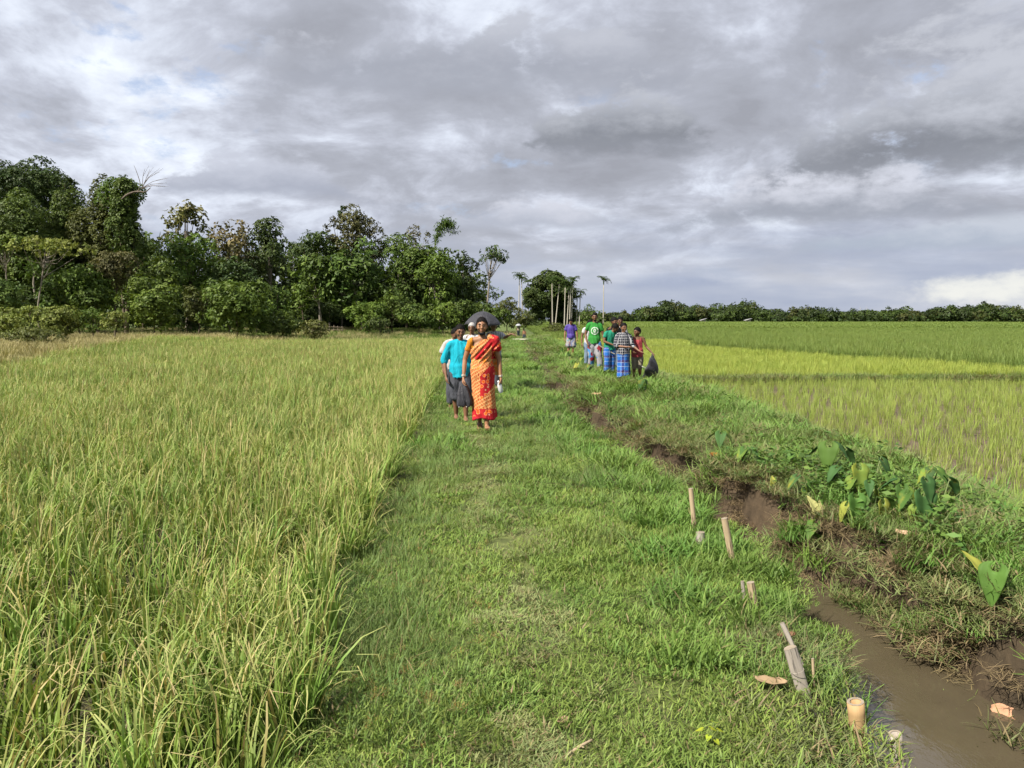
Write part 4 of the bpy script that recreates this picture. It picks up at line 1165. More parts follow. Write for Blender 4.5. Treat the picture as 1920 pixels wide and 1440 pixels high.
# ---- bamboo rail fence in the gap of the wood
f0 = at_dist(592, 603, 70); t = empty("rail_fence", (f0[0], 70, float(ground_z(f0[0], 70))))
wid = at_dist(642, 603, 70)[0] - f0[0]
BAM = simple("bamboo_dry", (0.16, 0.13, 0.09), 0.7, 0.3, 0.2, 8.0, 0.2)
for q in range(7):
    mb = MB(); xq = wid * q / 6; tube(mb, [(xq, 0, -0.1), (xq + rng.normal(0, 0.04), 0, rng.uniform(0.6, 0.8))], [0.035, 0.03], 6); mb.build("post", BAM, t)
for z_ in (0.3, 0.55):
    mb = MB(); tube(mb, [(-0.1, -0.04, z_), (wid * 0.5, -0.04, z_ + 0.03), (wid + 0.1, -0.04, z_ - 0.02)], [0.03, 0.03, 0.03], 6); mb.build("rail", BAM, t)
tag(t, "low bamboo rail fence in the dark gap of the wood", "fence")

# ---- plank bridge over the canal
by = 56.0
bx0, bx1 = float(canal_left(by)) - 0.7, float(canal_right(by)) + 0.6
t = empty("plank_bridge", ((bx0 + bx1) / 2, by, 0.05)); hw_ = (bx1 - bx0) / 2
PLK = simple("weathered_plank", (0.46, 0.42, 0.35), 0.85, 0.2, 0.25, 5.0, 0.4)
for q in range(3):
    mb = MB(); box(mb, (-hw_, -0.45 + q * 0.30, 0.0), (hw_ + rng.normal(0, 0.05), -0.17 + q * 0.30, 0.09)); mb.build("plank", PLK, t, False)
for sx in (-hw_ + 0.35, hw_ - 0.35):
    mb = MB(); box(mb, (sx - 0.08, -0.5, -0.35), (sx + 0.08, 0.5, -0.003)); mb.build("bearer", BARK_D, t, False)
tag(t, "short plank footbridge across the canal far down the path", "bridge")
# ------------------------------------------------------------------ people
def fuse(mb, voxel, smooth_it=2, name="tmp"):
    """fuse overlapping closed pieces into one continuous skin"""
    me = mb.mesh(name, None, True)
    o = bpy.data.objects.new(name, me); COL.objects.link(o)
    md = o.modifiers.new("r", 'REMESH'); md.mode = 'VOXEL'; md.voxel_size = voxel; md.use_smooth_shade = True
    if smooth_it:
        sm = o.modifiers.new("s", 'SMOOTH'); sm.factor = 0.5; sm.iterations = smooth_it
    dg = bpy.context.evaluated_depsgraph_get()
    ev = o.evaluated_get(dg)
    out = bpy.data.meshes.new_from_object(ev)
    bpy.data.objects.remove(o); bpy.data.meshes.remove(me)
    nv = len(out.vertices); V = np.empty(nv * 3, np.float32); out.vertices.foreach_get('co', V); V = V.reshape(-1, 3)
    N = np.empty(nv * 3, np.float32); out.vertices.foreach_get('normal', N); N = N.reshape(-1, 3)
    F = [tuple(p.vertices) for p in out.polygons]
    Q = np.array([f for f in F if len(f) == 4]); T = np.array([f for f in F if len(f) == 3])
    bpy.data.meshes.remove(out)
    return V.astype(float), N.astype(float), Q, T

def cloth_noise(V, N, amp, s=1.0, seed=0.0):
    a = np.arctan2(V[:, 0], -V[:, 1])
    w = np.sin(9 * a + 14 * s * V[:, 2] + seed) * 0.5 + np.sin(23 * V[:, 2] * s + 3 * a + 2 * seed) * 0.5 + np.sin(31 * V[:, 0] * s - 19 * V[:, 2] + seed) * 0.4
    return V + N * (amp * w)[:, None]

def cut(V, Q, T, keep):
    k = keep(V)
    Q = Q[k[Q].all(1)] if len(Q) else Q
    T = T[k[T].all(1)] if len(T) else T
    return Q, T

def cloth_obj(name, mat, parent, V, Q, T, label=None):
    me = np_mesh(name, V, [q for q in (Q, T) if len(q)], None, mat, True)
    o = obj(name, me, parent)
    if label: o["label"] = label
    return o

JD = dict(pel=(0, 0, .53), wai=(0, 0, .61), che=(0, 0, .71), nek=(0, .005, .822), hea=(0, -.012, .928))
for s_, sg in (('R', -1), ('L', 1)):
    JD.update({'sh' + s_: (sg * .100, 0, .797), 'el' + s_: (sg * .128, .012, .635), 'wr' + s_: (sg * .138, -.02, .485),
               'hi' + s_: (sg * .05, 0, .505), 'kn' + s_: (sg * .054, -.012, .285), 'an' + s_: (sg * .056, .012, .045)})

def skin_mat(name, col):
    return simple(name, col, 0.5, 0.35, 0.06, 9.0)
SK1 = skin_mat("skin_brown", (0.22, 0.11, 0.06)); SK2 = skin_mat("skin_dark", (0.14, 0.069, 0.038)); SK3 = skin_mat("skin_mid", (0.175, 0.087, 0.049))
HAIR = simple("black_hair", (0.006, 0.005, 0.005), 0.75, 0.12, 0.3, 60.0, 0.6)
HAIRG = simple("grey_hair", (0.30, 0.29, 0.28), 0.6, 0.3, 0.3, 60.0, 0.6)
EYEW = simple("eye_dark", (0.03, 0.02, 0.016), 0.2, 0.5, 0.0)
BROWM = simple("brow_hair", (0.015, 0.011, 0.010), 0.8)
LIPM = simple("lips", (0.20, 0.075, 0.055), 0.5)

def person(label, loc, rz, H, skin, pose=None, head=(0, 0, 0), hair=HAIR, hair_len=0.0, hs=1.0, garments=(), slim=1.0, vox=0.0085, grip=(0.6, 0.6), sandals=None, bun=False, group=None, beard=False):
    root = empty("person", loc, rz)
    tag(root, label, "person", group)
    J = {k: np.array(v, float) for k, v in JD.items()}
    for k, v in (pose or {}).items(): J[k] = np.array(v, float)
    J = {k: v * H for k, v in J.items()}
    h = H * slim
    mb = MB()
    X = (1, 0, 0)
    tors = [J['pel'] - [0, 0, .05 * H], J['pel'], J['wai'], J['che'], J['che'] * .45 + J['nek'] * .55, J['nek']]
    trad = [(.070, .058), (.088, .068), (.074, .056), (.090, .062), (.086, .050), (.040, .038)]
    tube(mb, tors, [(a * h, b_ * h) for a, b_ in trad], 20, True, X, sub=3)
    tube(mb, [J['nek'] - [0, 0, .03 * H], J['nek'] * .4 + J['hea'] * .6 - [0, 0, .02 * H], J['hea']], [.036 * h, .031 * h, .032 * h], 12, True, X)
    tube(mb, [J['shR'], (J['shR'] + J['shL']) / 2 + [0, 0, .012 * H], J['shL']], [.029 * h, .040 * h, .029 * h], 12, True, (0, 1, 0))
    for s_ in 'RL':
        tube(mb, [J['sh' + s_], J['sh' + s_] * .5 + J['el' + s_] * .5, J['el' + s_]], [.029 * h, .027 * h, .022 * h], 12)
        tube(mb, [J['el' + s_], J['el' + s_] * .65 + J['wr' + s_] * .35, J['wr' + s_]], [.022 * h, .0225 * h, .0145 * h], 12)
        tube(mb, [J['hi' + s_], J['hi' + s_] * .5 + J['kn' + s_] * .5, J['kn' + s_]], [.052 * h, .046 * h, .034 * h], 12)
        tube(mb, [J['kn' + s_], J['kn' + s_] * .65 + J['an' + s_] * .35, J['an' + s_]], [.034 * h, .035 * h, .020 * h], 12)
        an = J['an' + s_]
        ft = (pose or {}).get('toe' + s_, (0, -1, 0)); ft = nrm(ft)
        sole = an[2] - .032 * H
        tube(mb, [an + [0, 0, -.015 * H] - ft * .02 * H, an + [0, 0, -.018 * H] + ft * .05 * H, an + [0, 0, -.026 * H] + ft * .105 * H], [(.022 * H, .020 * H), (.026 * H, .016 * H), (.024 * H, .010 * H)], 10, True, (1, 0, 0))
    # head in its own frame
    yaw, pitch, roll = head
    M = np.array(Matrix.Rotation(yaw, 3, 'Z') @ Matrix.Rotation(pitch, 3, 'X') @ Matrix.Rotation(roll, 3, 'Y'))
    q = H * hs
    hc = J['hea']
    def hp(p): return np.array(p, float) * q @ M.T + hc
    def hfn(v):
        w = v.copy(); lo = np.clip(-v[:, 2], 0, 1)
        w[:, 0] *= 1 - .34 * lo ** 1.5; w[:, 1] *= np.where(v[:, 1] < 0, 1 - .10 * lo, 1 - .30 * lo)
        w[:, 1] -= .10 * lo ** 2; return w
    ellipsoid(mb, hc, (.0475 * q, .058 * q, .068 * q), 24, 16, M, fn=hfn)
    ellipsoid(mb, hp((0, -.060, -.012)), (.0095 * q, .014 * q, .012 * q), 10, 8, M)
    ellipsoid(mb, hp((0, -.056, .004)), (.0055 * q, .010 * q, .020 * q), 8, 8, M)
    ellipsoid(mb, hp((0, -.0515, -.036)), (.017 * q, .009 * q, .009 * q), 10, 8, M)
    ellipsoid(mb, hp((0, -.046, -.056)), (.016 * q, .012 * q, .011 * q), 10, 8, M)
    ellipsoid(mb, hp((0, -.047, .020)), (.034 * q, .010 * q, .008 * q), 10, 8, M)
    for sg in (-1, 1):
        ellipsoid(mb, hp((sg * .0485, .006, -.006)), (.006 * q, .013 * q, .018 * q), 8, 8, M)
        ellipsoid(mb, hp((sg * .026, -.041, -.016)), (.014 * q, .013 * q, .014 * q), 10, 8, M)
    # palms
    hands = {}
    for s_, sg in (('R', -1), ('L', 1)):
        d_ = nrm((pose or {}).get('hd' + s_, nrm(J['wr' + s_] - J['el' + s_])))
        wv = np.array((pose or {}).get('hw' + s_, (0, -1, 0)), float); wv = nrm(wv - d_ * (wv @ d_)); nv = np.cross(d_, wv) * sg
        w0 = J['wr' + s_]
        tube(mb, [w0, w0 + d_ * .022 * H, w0 + d_ * .052 * H], [(.014 * H, .011 * H), (.021 * H, .012 * H), (.022 * H, .010 * H)], 10, True, wv)
        hands[s_] = (w0, d_, wv, nv)
    V, N, Q, T = fuse(mb, vox * H, 2)
    # fingers stay separate
    fb = MB(); fb.add(V, Q, T)
    for hi_, s_ in enumerate('RL'):
        w0, d_, wv, nv = hands[s_]; g_ = grip[hi_]
        inw = -nv if (nv[0] * (-1 if s_ == 'R' else 1)) > 0 else nv
        for q_, (off, ln) in enumerate(((.016, .042), (.0055, .048), (-.0055, .045), (-.016, .035))):
            p0 = w0 + d_ * .050 * H + wv * off * H; ln *= H; pts = [p0 - d_ * .01 * H, p0]
            a_ = 0.0
            for seg in range(3):
                a_ += g_ * (0.55 + 0.1 * q_)
                pts.append(pts[-1] + (d_ * math.cos(a_) + inw * math.sin(a_)) * ln * (.42, .33, .25)[seg])
            tube(fb, pts, [.0058 * H, .0056 * H, .0052 * H, .0047 * H, .004 * H], 6)
        p0 = w0 + d_ * .014 * H + wv * .014 * H
        tube(fb, [p0, p0 + (wv * .6 + d_ * .7 + inw * .25 * g_) * .022 * H, p0 + (wv * .6 + d_ * 1.4 + inw * .7 * g_) * .034 * H], [.0072 * H, .0066 * H, .005 * H], 6)
    body = fb.build("body", skin, root)
    for sg in (-1, 1):
        e = MB(); ellipsoid(e, hp((sg * .0195, -.0535, .005)), (.0088 * q, .005 * q, .0040 * q), 10, 8, M); e.build("eye", EYEW, body)
        e = MB(); tube(e, [hp((sg * .008, -.0585, .0215)), hp((sg * .020, -.0575, .0245)), hp((sg * .032, -.0500, .0195))], [.0026 * q, .0030 * q, .0015 * q], 6); e.build("eyebrow", BROWM, body)
    e = MB(); tube(e, [hp((-.015, -.0545, -.0365)), hp((0, -.0605, -.0355)), hp((.015, -.0545, -.0365))], [.0018 * q, .0042 * q, .0018 * q], 6); e.build("mouth", LIPM, body)
    # hair
    hb = MB()
    ellipsoid(hb, (0, 0, 0), (1, 1, 1), 40, 28)
    Vh = hb.V[0]
    rr_ = 1 + .03 * np.sin(17 * np.arctan2(Vh[:, 1], Vh[:, 0])) * np.sin(9 * Vh[:, 2]) + .02 * rng.normal(0, 1, len(Vh))
    S = hfn(Vh) * np.array([.0545, .0665, .0775]) * rr_[:, None] + np.array([0, .004, .003])
    zf = np.interp(Vh[:, 1], [-1, -.8, -.55, -.25, 0.05, .4, 1.0], [.50, .46, .30, .05 - hair_len, -.12 - hair_len, -.42 - hair_len, -.6 - hair_len])
    if bun:
        zf = np.interp(Vh[:, 1], [-1, -.88, -.62, -.35, 0.0, .4, 1.0], [.62, .58, .28, -.12, -.42, -.62, -.75])
    Qh, Th = cut(Vh, hb.Q[0], hb.T[0], lambda v: v[:, 2] > zf)
    S = S * q @ M.T + hc
    hb2 = MB(); hb2.add(S, Qh, Th)
    if bun: ellipsoid(hb2, hp((0, .070, -.012)), (.032 * q, .024 * q, .030 * q), 14, 10, M)
    hb2.build("hair", hair, root)
    if beard:
        e = MB(); ellipsoid(e, hp((0, -.052, -.050)), (.024 * q, .013 * q, .014 * q), 12, 8, M); e.build("beard", HAIR, body)
    if sandals:
        for s_ in 'RL':
            an = J['an' + s_]; ft = nrm((pose or {}).get('toe' + s_, (0, -1, 0)))
            e = MB(); tube(e, [an + [0, 0, -.040 * H] - ft * .045 * H, an + [0, 0, -.042 * H] + ft * .03 * H, an + [0, 0, -.042 * H] + ft * .125 * H], [(.024 * H, .007 * H), (.027 * H, .007 * H), (.027 * H, .006 * H)], 12, True, X); e.build("sandal", sandals, root)
    ctx = dict(root=root, J=J, H=H, h=h, hp=hp, q=q, M=M, tors=tors, trad=trad, vox=vox)
    for g_ in garments: g_(ctx)
    return ctx

def G_shirt(mat, sleeve=0.55, hem=.50, infl=.010, name="shirt", collar=None, neck=.03, sleeveless=False, amp=.0055, flare=1.0, placket=None, label=None, scoop=False):
    def f(c):
        J, H, h = c['J'], c['H'], c['h']; mb = MB()
        i_ = infl * H
        bot = J['pel'] + [0, 0, (hem - .57) * H]
        pts = [bot, J['pel'] * .5 + J['wai'] * .5 if hem < .54 else bot * .5 + J['wai'] * .5, J['wai'], J['che'], J['che'] * .45 + J['nek'] * .55, J['nek'] - [0, 0, .004 * H]]
        rd = [(.096 * flare, .082 * flare), (.094 * flare, .078 * flare), (.083, .064), (.088, .063), (.084, .052), (.040, .038)]
        tube(mb, pts, [(a * h + i_, b_ * h + i_) for a, b_ in rd], 24, True, (1, 0, 0), sub=3)
        if not sleeveless:
            tube(mb, [J['shR'], (J['shR'] + J['shL']) / 2 + [0, 0, .010 * H], J['shL']], [.030 * h + i_ * .5, .040 * h + i_ * .5, .030 * h + i_ * .5], 14, True, (0, 1, 0))
            for s_ in 'RL':
                up = min(sleeve, 1.0); e = J['sh' + s_] * (1 - up) + J['el' + s_] * up
                tube(mb, [J['sh' + s_], (J['sh' + s_] + e) / 2, e], [.029 * h + i_ * .6, .028 * h + i_ * .75, .027 * h + i_ * 1.0 if up < 1 else .024 * h + i_ * .8], 14)
                if sleeve > 1:
                    e2 = J['el' + s_] * (2 - sleeve) + J['wr' + s_] * (sleeve - 1)
                    tube(mb, [J['el' + s_], e2], [.024 * h + i_ * .8, .021 * h + i_ * .8], 14)
        V, N, Q, T = fuse(mb, c['vox'] * 1.15 * H, 2)
        V = cloth_noise(V, N, amp * H, 1.0 / H, rng.random() * 6)
        Q, T = cut(V, Q, T, lambda v: (v[:, 2] > hem * H + .006 * H * np.sin(v[:, 0] / H * 40)) | (np.abs(v[:, 0]) > .125 * H))
        if sleeveless:
            Q, T = cut(V, Q, T, lambda v: ~((v[:, 2] > .775 * H) & ((np.abs(v[:, 0]) < .045 * H) | (np.abs(v[:, 0]) > .085 * H))))
        if scoop:
            Q, T = cut(V, Q, T, lambda v: ~((np.abs(v[:, 0]) < .082 * H) & (v[:, 2] > .755 * H) & (v[:, 1] < .02)) | (v[:, 2] < .70 * H))
        o = cloth_obj(name, mat, c['root'], V, Q, T, label)
        if collar is not None:
            e = MB(); nk = J['nek']
            a = np.linspace(0, 2 * np.pi, 22)
            ring = np.stack([np.cos(a) * .048 * h, np.sin(a) * .044 * h + .004 * H, np.where(np.sin(a) < -.3, -.016, .004) * H * np.ones_like(a)], -1) + nk
            tube(e, ring, [(.007 * H, .016 * H)] * 22, 8, False, (0, 0, 1)); e.build("collar", collar, o)
        return o
    return f

def G_legs(mat, length=1.55, infl=.014, flare=1.0, name="trousers", amp=.004, top=.60, label=None):
    """length 0..1 along the thigh, 1..2 along the shin"""
    def f(c):
        J, H, h = c['J'], c['H'], c['h']; mb = MB(); i_ = infl * H
        tp = J['pel'] + [0, 0, (top - .53) * H]
        tube(mb, [J['pel'] - [0, 0, .06 * H], J['pel'], tp], [(.080 * h + i_ * .6, .062 * h + i_ * .6), (.088 * h + i_ * .3, .066 * h + i_ * .3), (.074 * h + i_ * .2, .054 * h + i_ * .2)], 20, True, (1, 0, 0), sub=2)
        for s_ in 'RL':
            up = min(length, 1.0); e = J['hi' + s_] * (1 - up) + J['kn' + s_] * up
            tube(mb, [J['hi' + s_], (J['hi' + s_] + e) / 2, e], [.052 * h + i_, .050 * h + i_ * flare, (.046 if up < 1 else .036) * h + i_ * flare * (1.4 if length <= 1 else 1)], 14)
            if length > 1:
                e2 = J['kn' + s_] * (2 - length) + J['an' + s_] * (length - 1)
                tube(mb, [J['kn' + s_], (J['kn' + s_] + e2) / 2, e2], [.036 * h + i_ * flare, .036 * h + i_ * flare, .030 * h + i_ * flare * 1.2], 14)
        V, N, Q, T = fuse(mb, c['vox'] * 1.15 * H, 2)
        V = cloth_noise(V, N, amp * H, 1.0 / H, rng.random() * 6)
        return cloth_obj(name, mat, c['root'], V, Q, T, label)
    return f

def G_skirt(mat, top=.62, hem=.10, r0=(.085, .066), r1=(.112, .105), folds=11, amp=.05, name="skirt", sway=(0, 0), cutx=0.0, label=None):
    def f(c):
        J, H, h = c['J'], c['H'], c['h']
        nz_, na = 40, 110
        zz = np.linspace(top, hem, nz_); t = (top - zz) / (top - hem)
        a = np.linspace(0, 2 * np.pi, na, endpoint=False)
        Vv = []
        for z_, t_ in zip(zz, t):
            cx = J['pel'][0] / H * (1 - t_) + (J['anR'][0] + J['anL'][0]) / 2 / H * t_ + sway[0] * t_
            cy = J['pel'][1] / H * (1 - t_) + (J['anR'][1] + J['anL'][1]) / 2 / H * t_ + sway[1] * t_
            hip = math.exp(-((t_ - .18) / .14) ** 2) * .014
            rx = r0[0] * (1 - t_) + r1[0] * t_ + hip; ry = r0[1] * (1 - t_) + r1[1] * t_ + hip
            fo = 1 + amp * t_ ** .8 * np.sin(folds * a + 2.2 * math.sin(3 * t_) + 1.3) * (0.6 + 0.4 * np.sin(2 * a + 1)) + .3 * amp * np.sin(5 * a + 7 * t_)
            zo = z_ + cutx * t_ * np.cos(a) * .1 + .012 * t_ ** 4 * np.sin(3 * a + 1)
            Vv.append(np.stack([cx + rx * np.cos(a) * fo, cy + ry * np.sin(a) * fo, np.broadcast_to(zo, a.shape)], -1))
        Vv = np.array(Vv).reshape(-1, 3) * H
        i0 = np.arange(nz_ - 1)[:, None] * na; j0 = np.arange(na)[None]; j1 = (j0 + 1) % na
        Qq = np.stack([i0 + j0, i0 + na + j0, i0 + na + j1, i0 + j1], -1).reshape(-1, 4)
        o = cloth_obj(name, mat, c['root'], Vv, Qq, np.zeros((0, 3), int), label)
        sd = o.modifiers.new("thickness", 'SOLIDIFY'); sd.thickness = 0.004; sd.offset = -1
        return o
    return f

# ---- fabrics
def fabric(name, fn, rough=0.85):
    m = bpy.data.materials.new(name); m.use_nodes = True
    k = NB(m.node_tree)
    t = k.n('ShaderNodeTexCoord').outputs['Object']
    c = fn(k, t)
    fine = k.noise(t, 90.0, 2, 0.5)
    c = k.mix(1.0, c, k.ramp(fine, [(0.3, (0.86, 0.86, 0.86)), (0.7, (1.1, 1.1, 1.1))]), 'MULTIPLY')
    p = k.n('ShaderNodeBsdfPrincipled'); k.put(p.inputs['Base Color'], c)
    p.inputs['Roughness'].default_value = rough; p.inputs['Specular IOR Level'].default_value = 0.2
    bp = k.n('ShaderNodeBump'); bp.inputs['Strength'].default_value = 0.9; bp.inputs['Distance'].default_value = 0.03
    k.put(bp.inputs['Height'], k.noise(k.vm('MULTIPLY', t, (9.0, 9.0, 4.0)), 1.3, 4, 0.55, 1.2)); k.put(p.inputs['Normal'], bp.outputs[0])
    o = k.n('ShaderNodeOutputMaterial'); k.t.links.new(p.outputs[0], o.inputs[0])
    MATS[name] = m
    return m
def around(k, t, r):
    x, y, z = k.xyz(t)
    return k.m('MULTIPLY', k.m('ARCTAN2', x, k.m('MULTIPLY', y, -1.0)), r), z
def stripe(k, v, period, width, off=0.0):
    fr = k.m('FRACT', k.m('ADD', k.m('DIVIDE', v, period), off + 50.0))
    return k.m('LESS_THAN', fr, width)
def plain(name, col, rough=0.85): return fabric(name, lambda k, t: k.mix(k.noise(t, 4.0, 3), tuple(q * .88 for q in col), tuple(min(1, q * 1.1) for q in col)), rough)

def saree_fn(k, t):
    a, z = around(k, t, 0.17)
    w = k.m('MULTIPLY', k.m('SUBTRACT', k.noise(t, 5.0, 3), 0.5), 0.10)
    aw = k.m('ADD', a, w); zw = k.m('ADD', z, w)
    d1 = k.m('ADD', aw, k.m('MULTIPLY', zw, 0.6)); d2 = k.m('SUBTRACT', zw, k.m('MULTIPLY', aw, 0.5))
    c = (0.47, 0.20, 0.065)
    c = k.mix(stripe(k, d1, 0.042, 0.38), c, (0.34, 0.055, 0.022))
    c = k.mix(k.m('MULTIPLY', stripe(k, d2, 0.050, 0.34), 0.8), c, (0.58, 0.33, 0.14))
    c = k.mix(k.m('MULTIPLY', k.ss(k.noise(t, 26.0, 2), 0.55, 0.62), 0.6), c, (0.50, 0.15, 0.05))
    def border(mask, c):
        v = k.voro(t, 14.0); big = k.m('LESS_THAN', v, 0.34)
        bc = k.mix(big, (0.38, 0.014, 0.018), (0.66, 0.13, 0.012))
        bc = k.mix(k.m('LESS_THAN', v, 0.16), bc, (0.52, 0.03, 0.02))
        bc = k.mix(k.m('MULTIPLY', k.m('LESS_THAN', k.m('ABSOLUTE', k.m('SUBTRACT', v, 0.35)), 0.022), 0.8), bc, (0.62, 0.36, 0.24))
        return k.mix(mask, c, bc)
    return c, border, a, z, w
def saree_skirt(k, t):
    c, border, a, z, w = saree_fn(k, t)
    zz = k.m('ADD', z, k.m('MULTIPLY', w, 0.4))
    # broad red and orange panel running down from the waist at the wearer's left
    pan = k.m('SUBTRACT', zz, k.m('MULTIPLY', k.m('SUBTRACT', a, 0.02), 0.9))
    m1 = k.m('MULTIPLY', k.m('LESS_THAN', k.m('ABSOLUTE', k.m('SUBTRACT', pan, 0.66)), 0.17), k.m('GREATER_THAN', a, -0.03))
    c = border(m1, c)
    c = border(k.m('LESS_THAN', zz, 0.33), c)
    return k.mix(k.m('LESS_THAN', zz, 0.215), c, (0.42, 0.015, 0.03))
def saree_drape(k, t):
    c, border, a, z, w = saree_fn(k, t)
    x, y, zz = k.xyz(t)
    dg = k.m('SUBTRACT', zz, k.m('MULTIPLY', x, 1.25))
    m1 = k.m('LESS_THAN', k.m('ABSOLUTE', k.m('SUBTRACT', dg, 1.10)), 0.062)
    m2 = k.m('GREATER_THAN', x, 0.135)
    c = border(k.m('MAXIMUM', m1, m2), c)
    return k.mix(k.m('LESS_THAN', zz, 1.015), c, k.mix(k.ss(k.noise(t, 16.0, 3), 0.4, 0.6), (0.72, 0.20, 0.02), (0.55, 0.32, 0.12)))
M_SKIRT = fabric("saree_skirt_cloth", saree_skirt); M_DRAPE = fabric("saree_drape_cloth", saree_drape)
M_BLOUSE = fabric("blouse_cloth", lambda k, t: k.mix(stripe(k, k.m('ADD', k.xyz(t)[0], k.xyz(t)[2]), 0.020, 0.35), (0.62, 0.25, 0.02), (0.16, 0.035, 0.012)))
M_TURQ = plain("turquoise_cloth", (0.0072, 0.3024, 0.4032)); M_WHITE = plain("white_cloth", (0.4320, 0.4320, 0.4320)); M_OFFW = plain("offwhite_cloth", (0.3744, 0.3600, 0.3456))
M_GREY = plain("grey_cloth", (0.0612, 0.0648, 0.0792)); M_PURPLE = plain("purple_cloth", (0.0612, 0.0396, 0.2160), 0.55); M_TEAL = plain("teal_cloth", (0.0144, 0.1872, 0.1152))
M_BLACK = plain("black_cloth", (0.0108, 0.0108, 0.0130)); M_RED = plain("faded_red_cloth", (0.3168, 0.0540, 0.0612)); M_JEANS = plain("denim", (0.1440, 0.1944, 0.2664)); M_BEIGE = plain("beige_cloth", (0.2376, 0.2088, 0.1512))
M_SHORTDK = plain("dark_shorts_cloth", (0.0252, 0.0360, 0.0432))
def tee(k, t):
    x, y, z = k.xyz(t)
    H_ = 1.62; dx_ = x; dz_ = k.m('SUBTRACT', z, 0.685 * H_)
    r = k.m('SQRT', k.m('ADD', k.m('MULTIPLY', dx_, dx_), k.m('MULTIPLY', dz_, dz_)))
    ang = k.m('ARCTAN2', dz_, dx_)
    front = k.m('LESS_THAN', y, 0.0)
    # ring of small letters, broken at both sides
    let = k.m('LESS_THAN', k.m('ABSOLUTE', k.m('SUBTRACT', r, 0.094)), 0.0125)
    gaps = k.m('GREATER_THAN', k.m('FRACT', k.m('MULTIPLY', k.m('ADD', ang, 10.0), 4.3)), 0.22)
    brk = k.m('GREATER_THAN', k.m('ABSOLUTE', k.m('SINE', ang)), 0.24)
    dots = k.m('MULTIPLY', k.m('LESS_THAN', k.m('ABSOLUTE', dz_), 0.009), let)
    ring = k.m('MAXIMUM', k.m('MULTIPLY', let, k.m('MULTIPLY', gaps, brk)), dots)
    # oval emblem with a figure left in shirt colour
    ev = k.m('SQRT', k.m('ADD', k.m('POWER', k.m('ABSOLUTE', k.m('DIVIDE', dx_, 0.040)), 2.0), k.m('POWER', k.m('ABSOLUTE', k.m('DIVIDE', dz_, 0.062)), 2.0)))
    oval = k.m('LESS_THAN', ev, 1.0)
    inner = k.m('LESS_THAN', k.m('ABSOLUTE', k.m('SUBTRACT', ev, 0.80)), 0.07)
    fig = k.m('LESS_THAN', k.m('ADD', k.m('POWER', k.m('ABSOLUTE', k.m('DIVIDE', k.m('ADD', dx_, k.m('MULTIPLY', k.m('SINE', k.m('MULTIPLY', dz_, 90.0)), 0.006)), 0.010)), 2.0), k.m('POWER', k.m('ABSOLUTE', k.m('DIVIDE', dz_, 0.036)), 2.0)), 1.0)
    emb = k.m('MULTIPLY', oval, k.m('SUBTRACT', 1.0, k.m('MAXIMUM', inner, fig)))
    return k.mix(k.m('MULTIPLY', k.m('MAXIMUM', ring, emb), front), k.mix(k.noise(t, 4.0, 3), (0.022, 0.16, 0.028), (0.034, 0.22, 0.036)), (0.55, 0.58, 0.55))
M_TEE = fabric("green_tee_cloth", tee)
def plaid(k, t):
    a, z = around(k, t, 0.16)
    l1 = stripe(k, a, 0.060, 0.14); l2 = stripe(k, z, 0.060, 0.14)
    c = k.mix(stripe(k, a, 0.12, 0.5), (0.014, 0.019, 0.028), (0.045, 0.045, 0.06))
    return k.mix(k.m('MULTIPLY', k.m('MAXIMUM', l1, l2), 0.85), c, (0.42, 0.42, 0.44))
M_PLAID = fabric("black_white_plaid", plaid)
def lungi(k, t):
    a, z = around(k, t, 0.17)
    c = (0.02, 0.12, 0.42)
    c = k.mix(stripe(k, a, 0.24, 0.24, .3), c, (0.035, 0.05, 0.20)); c = k.mix(stripe(k, z, 0.24, 0.24, .1), c, (0.05, 0.06, 0.22))
    c = k.mix(k.m('MULTIPLY', stripe(k, a, 0.24, 0.24, .3), stripe(k, z, 0.24, 0.24, .1)), c, (0.06, 0.03, 0.05))
    ln = k.m('MAXIMUM', k.m('MAXIMUM', stripe(k, a, 0.24, 0.045, .45), stripe(k, a, 0.24, 0.03, .0)), k.m('MAXIMUM', stripe(k, z, 0.24, 0.045, .5), stripe(k, z, 0.24, 0.03, .12)))
    return k.mix(k.m('MULTIPLY', ln, .85), c, (0.33, 0.41, 0.52))
M_LUNGI = fabric("blue_check_lungi", lungi)
def patch(k, t):
    v = k.vm('MULTIPLY', t, (1.0, 1.0, 0.75))
    n_ = k.n('ShaderNodeTexVoronoi', feature='F1', distance='MANHATTAN'); k.put(n_.inputs['Vector'], v); n_.inputs['Scale'].default_value = 10.0
    r = k.xyz(n_.outputs['Color'])[0]
    c = k.ramp(r, [(0.0, (0.26, 0.26, 0.28)), (0.32, (0.22, 0.02, 0.03)), (0.52, (0.06, 0.20, 0.42)), (0.72, (0.30, 0.30, 0.33)), (0.88, (0.05, 0.05, 0.07))], 'CONSTANT')
    return k.mix(k.m('LESS_THAN', n_.outputs['Distance'], 0.17), c, (0.50, 0.22, 0.2))
M_PATCH = fabric("printed_cotton", patch)
def flow(k, t):
    n_ = k.n('ShaderNodeTexVoronoi', feature='F1'); k.put(n_.inputs['Vector'], t); n_.inputs['Scale'].default_value = 16.0
    return k.ramp(k.xyz(n_.outputs['Color'])[1], [(0.0, (0.12, 0.14, 0.22)), (0.3, (0.24, 0.24, 0.26)), (0.55, (0.30, 0.09, 0.09)), (0.7, (0.10, 0.20, 0.26)), (0.85, (0.30, 0.28, 0.27))], 'CONSTANT')
M_FLOW = fabric("printed_shorts_cloth", flow)
M_GREYPLAID = fabric("pale_check_cloth", lambda k, t: k.mix(stripe(k, k.xyz(t)[0], 0.05, 0.3), (0.42, 0.43, 0.46), (0.20, 0.21, 0.25)))
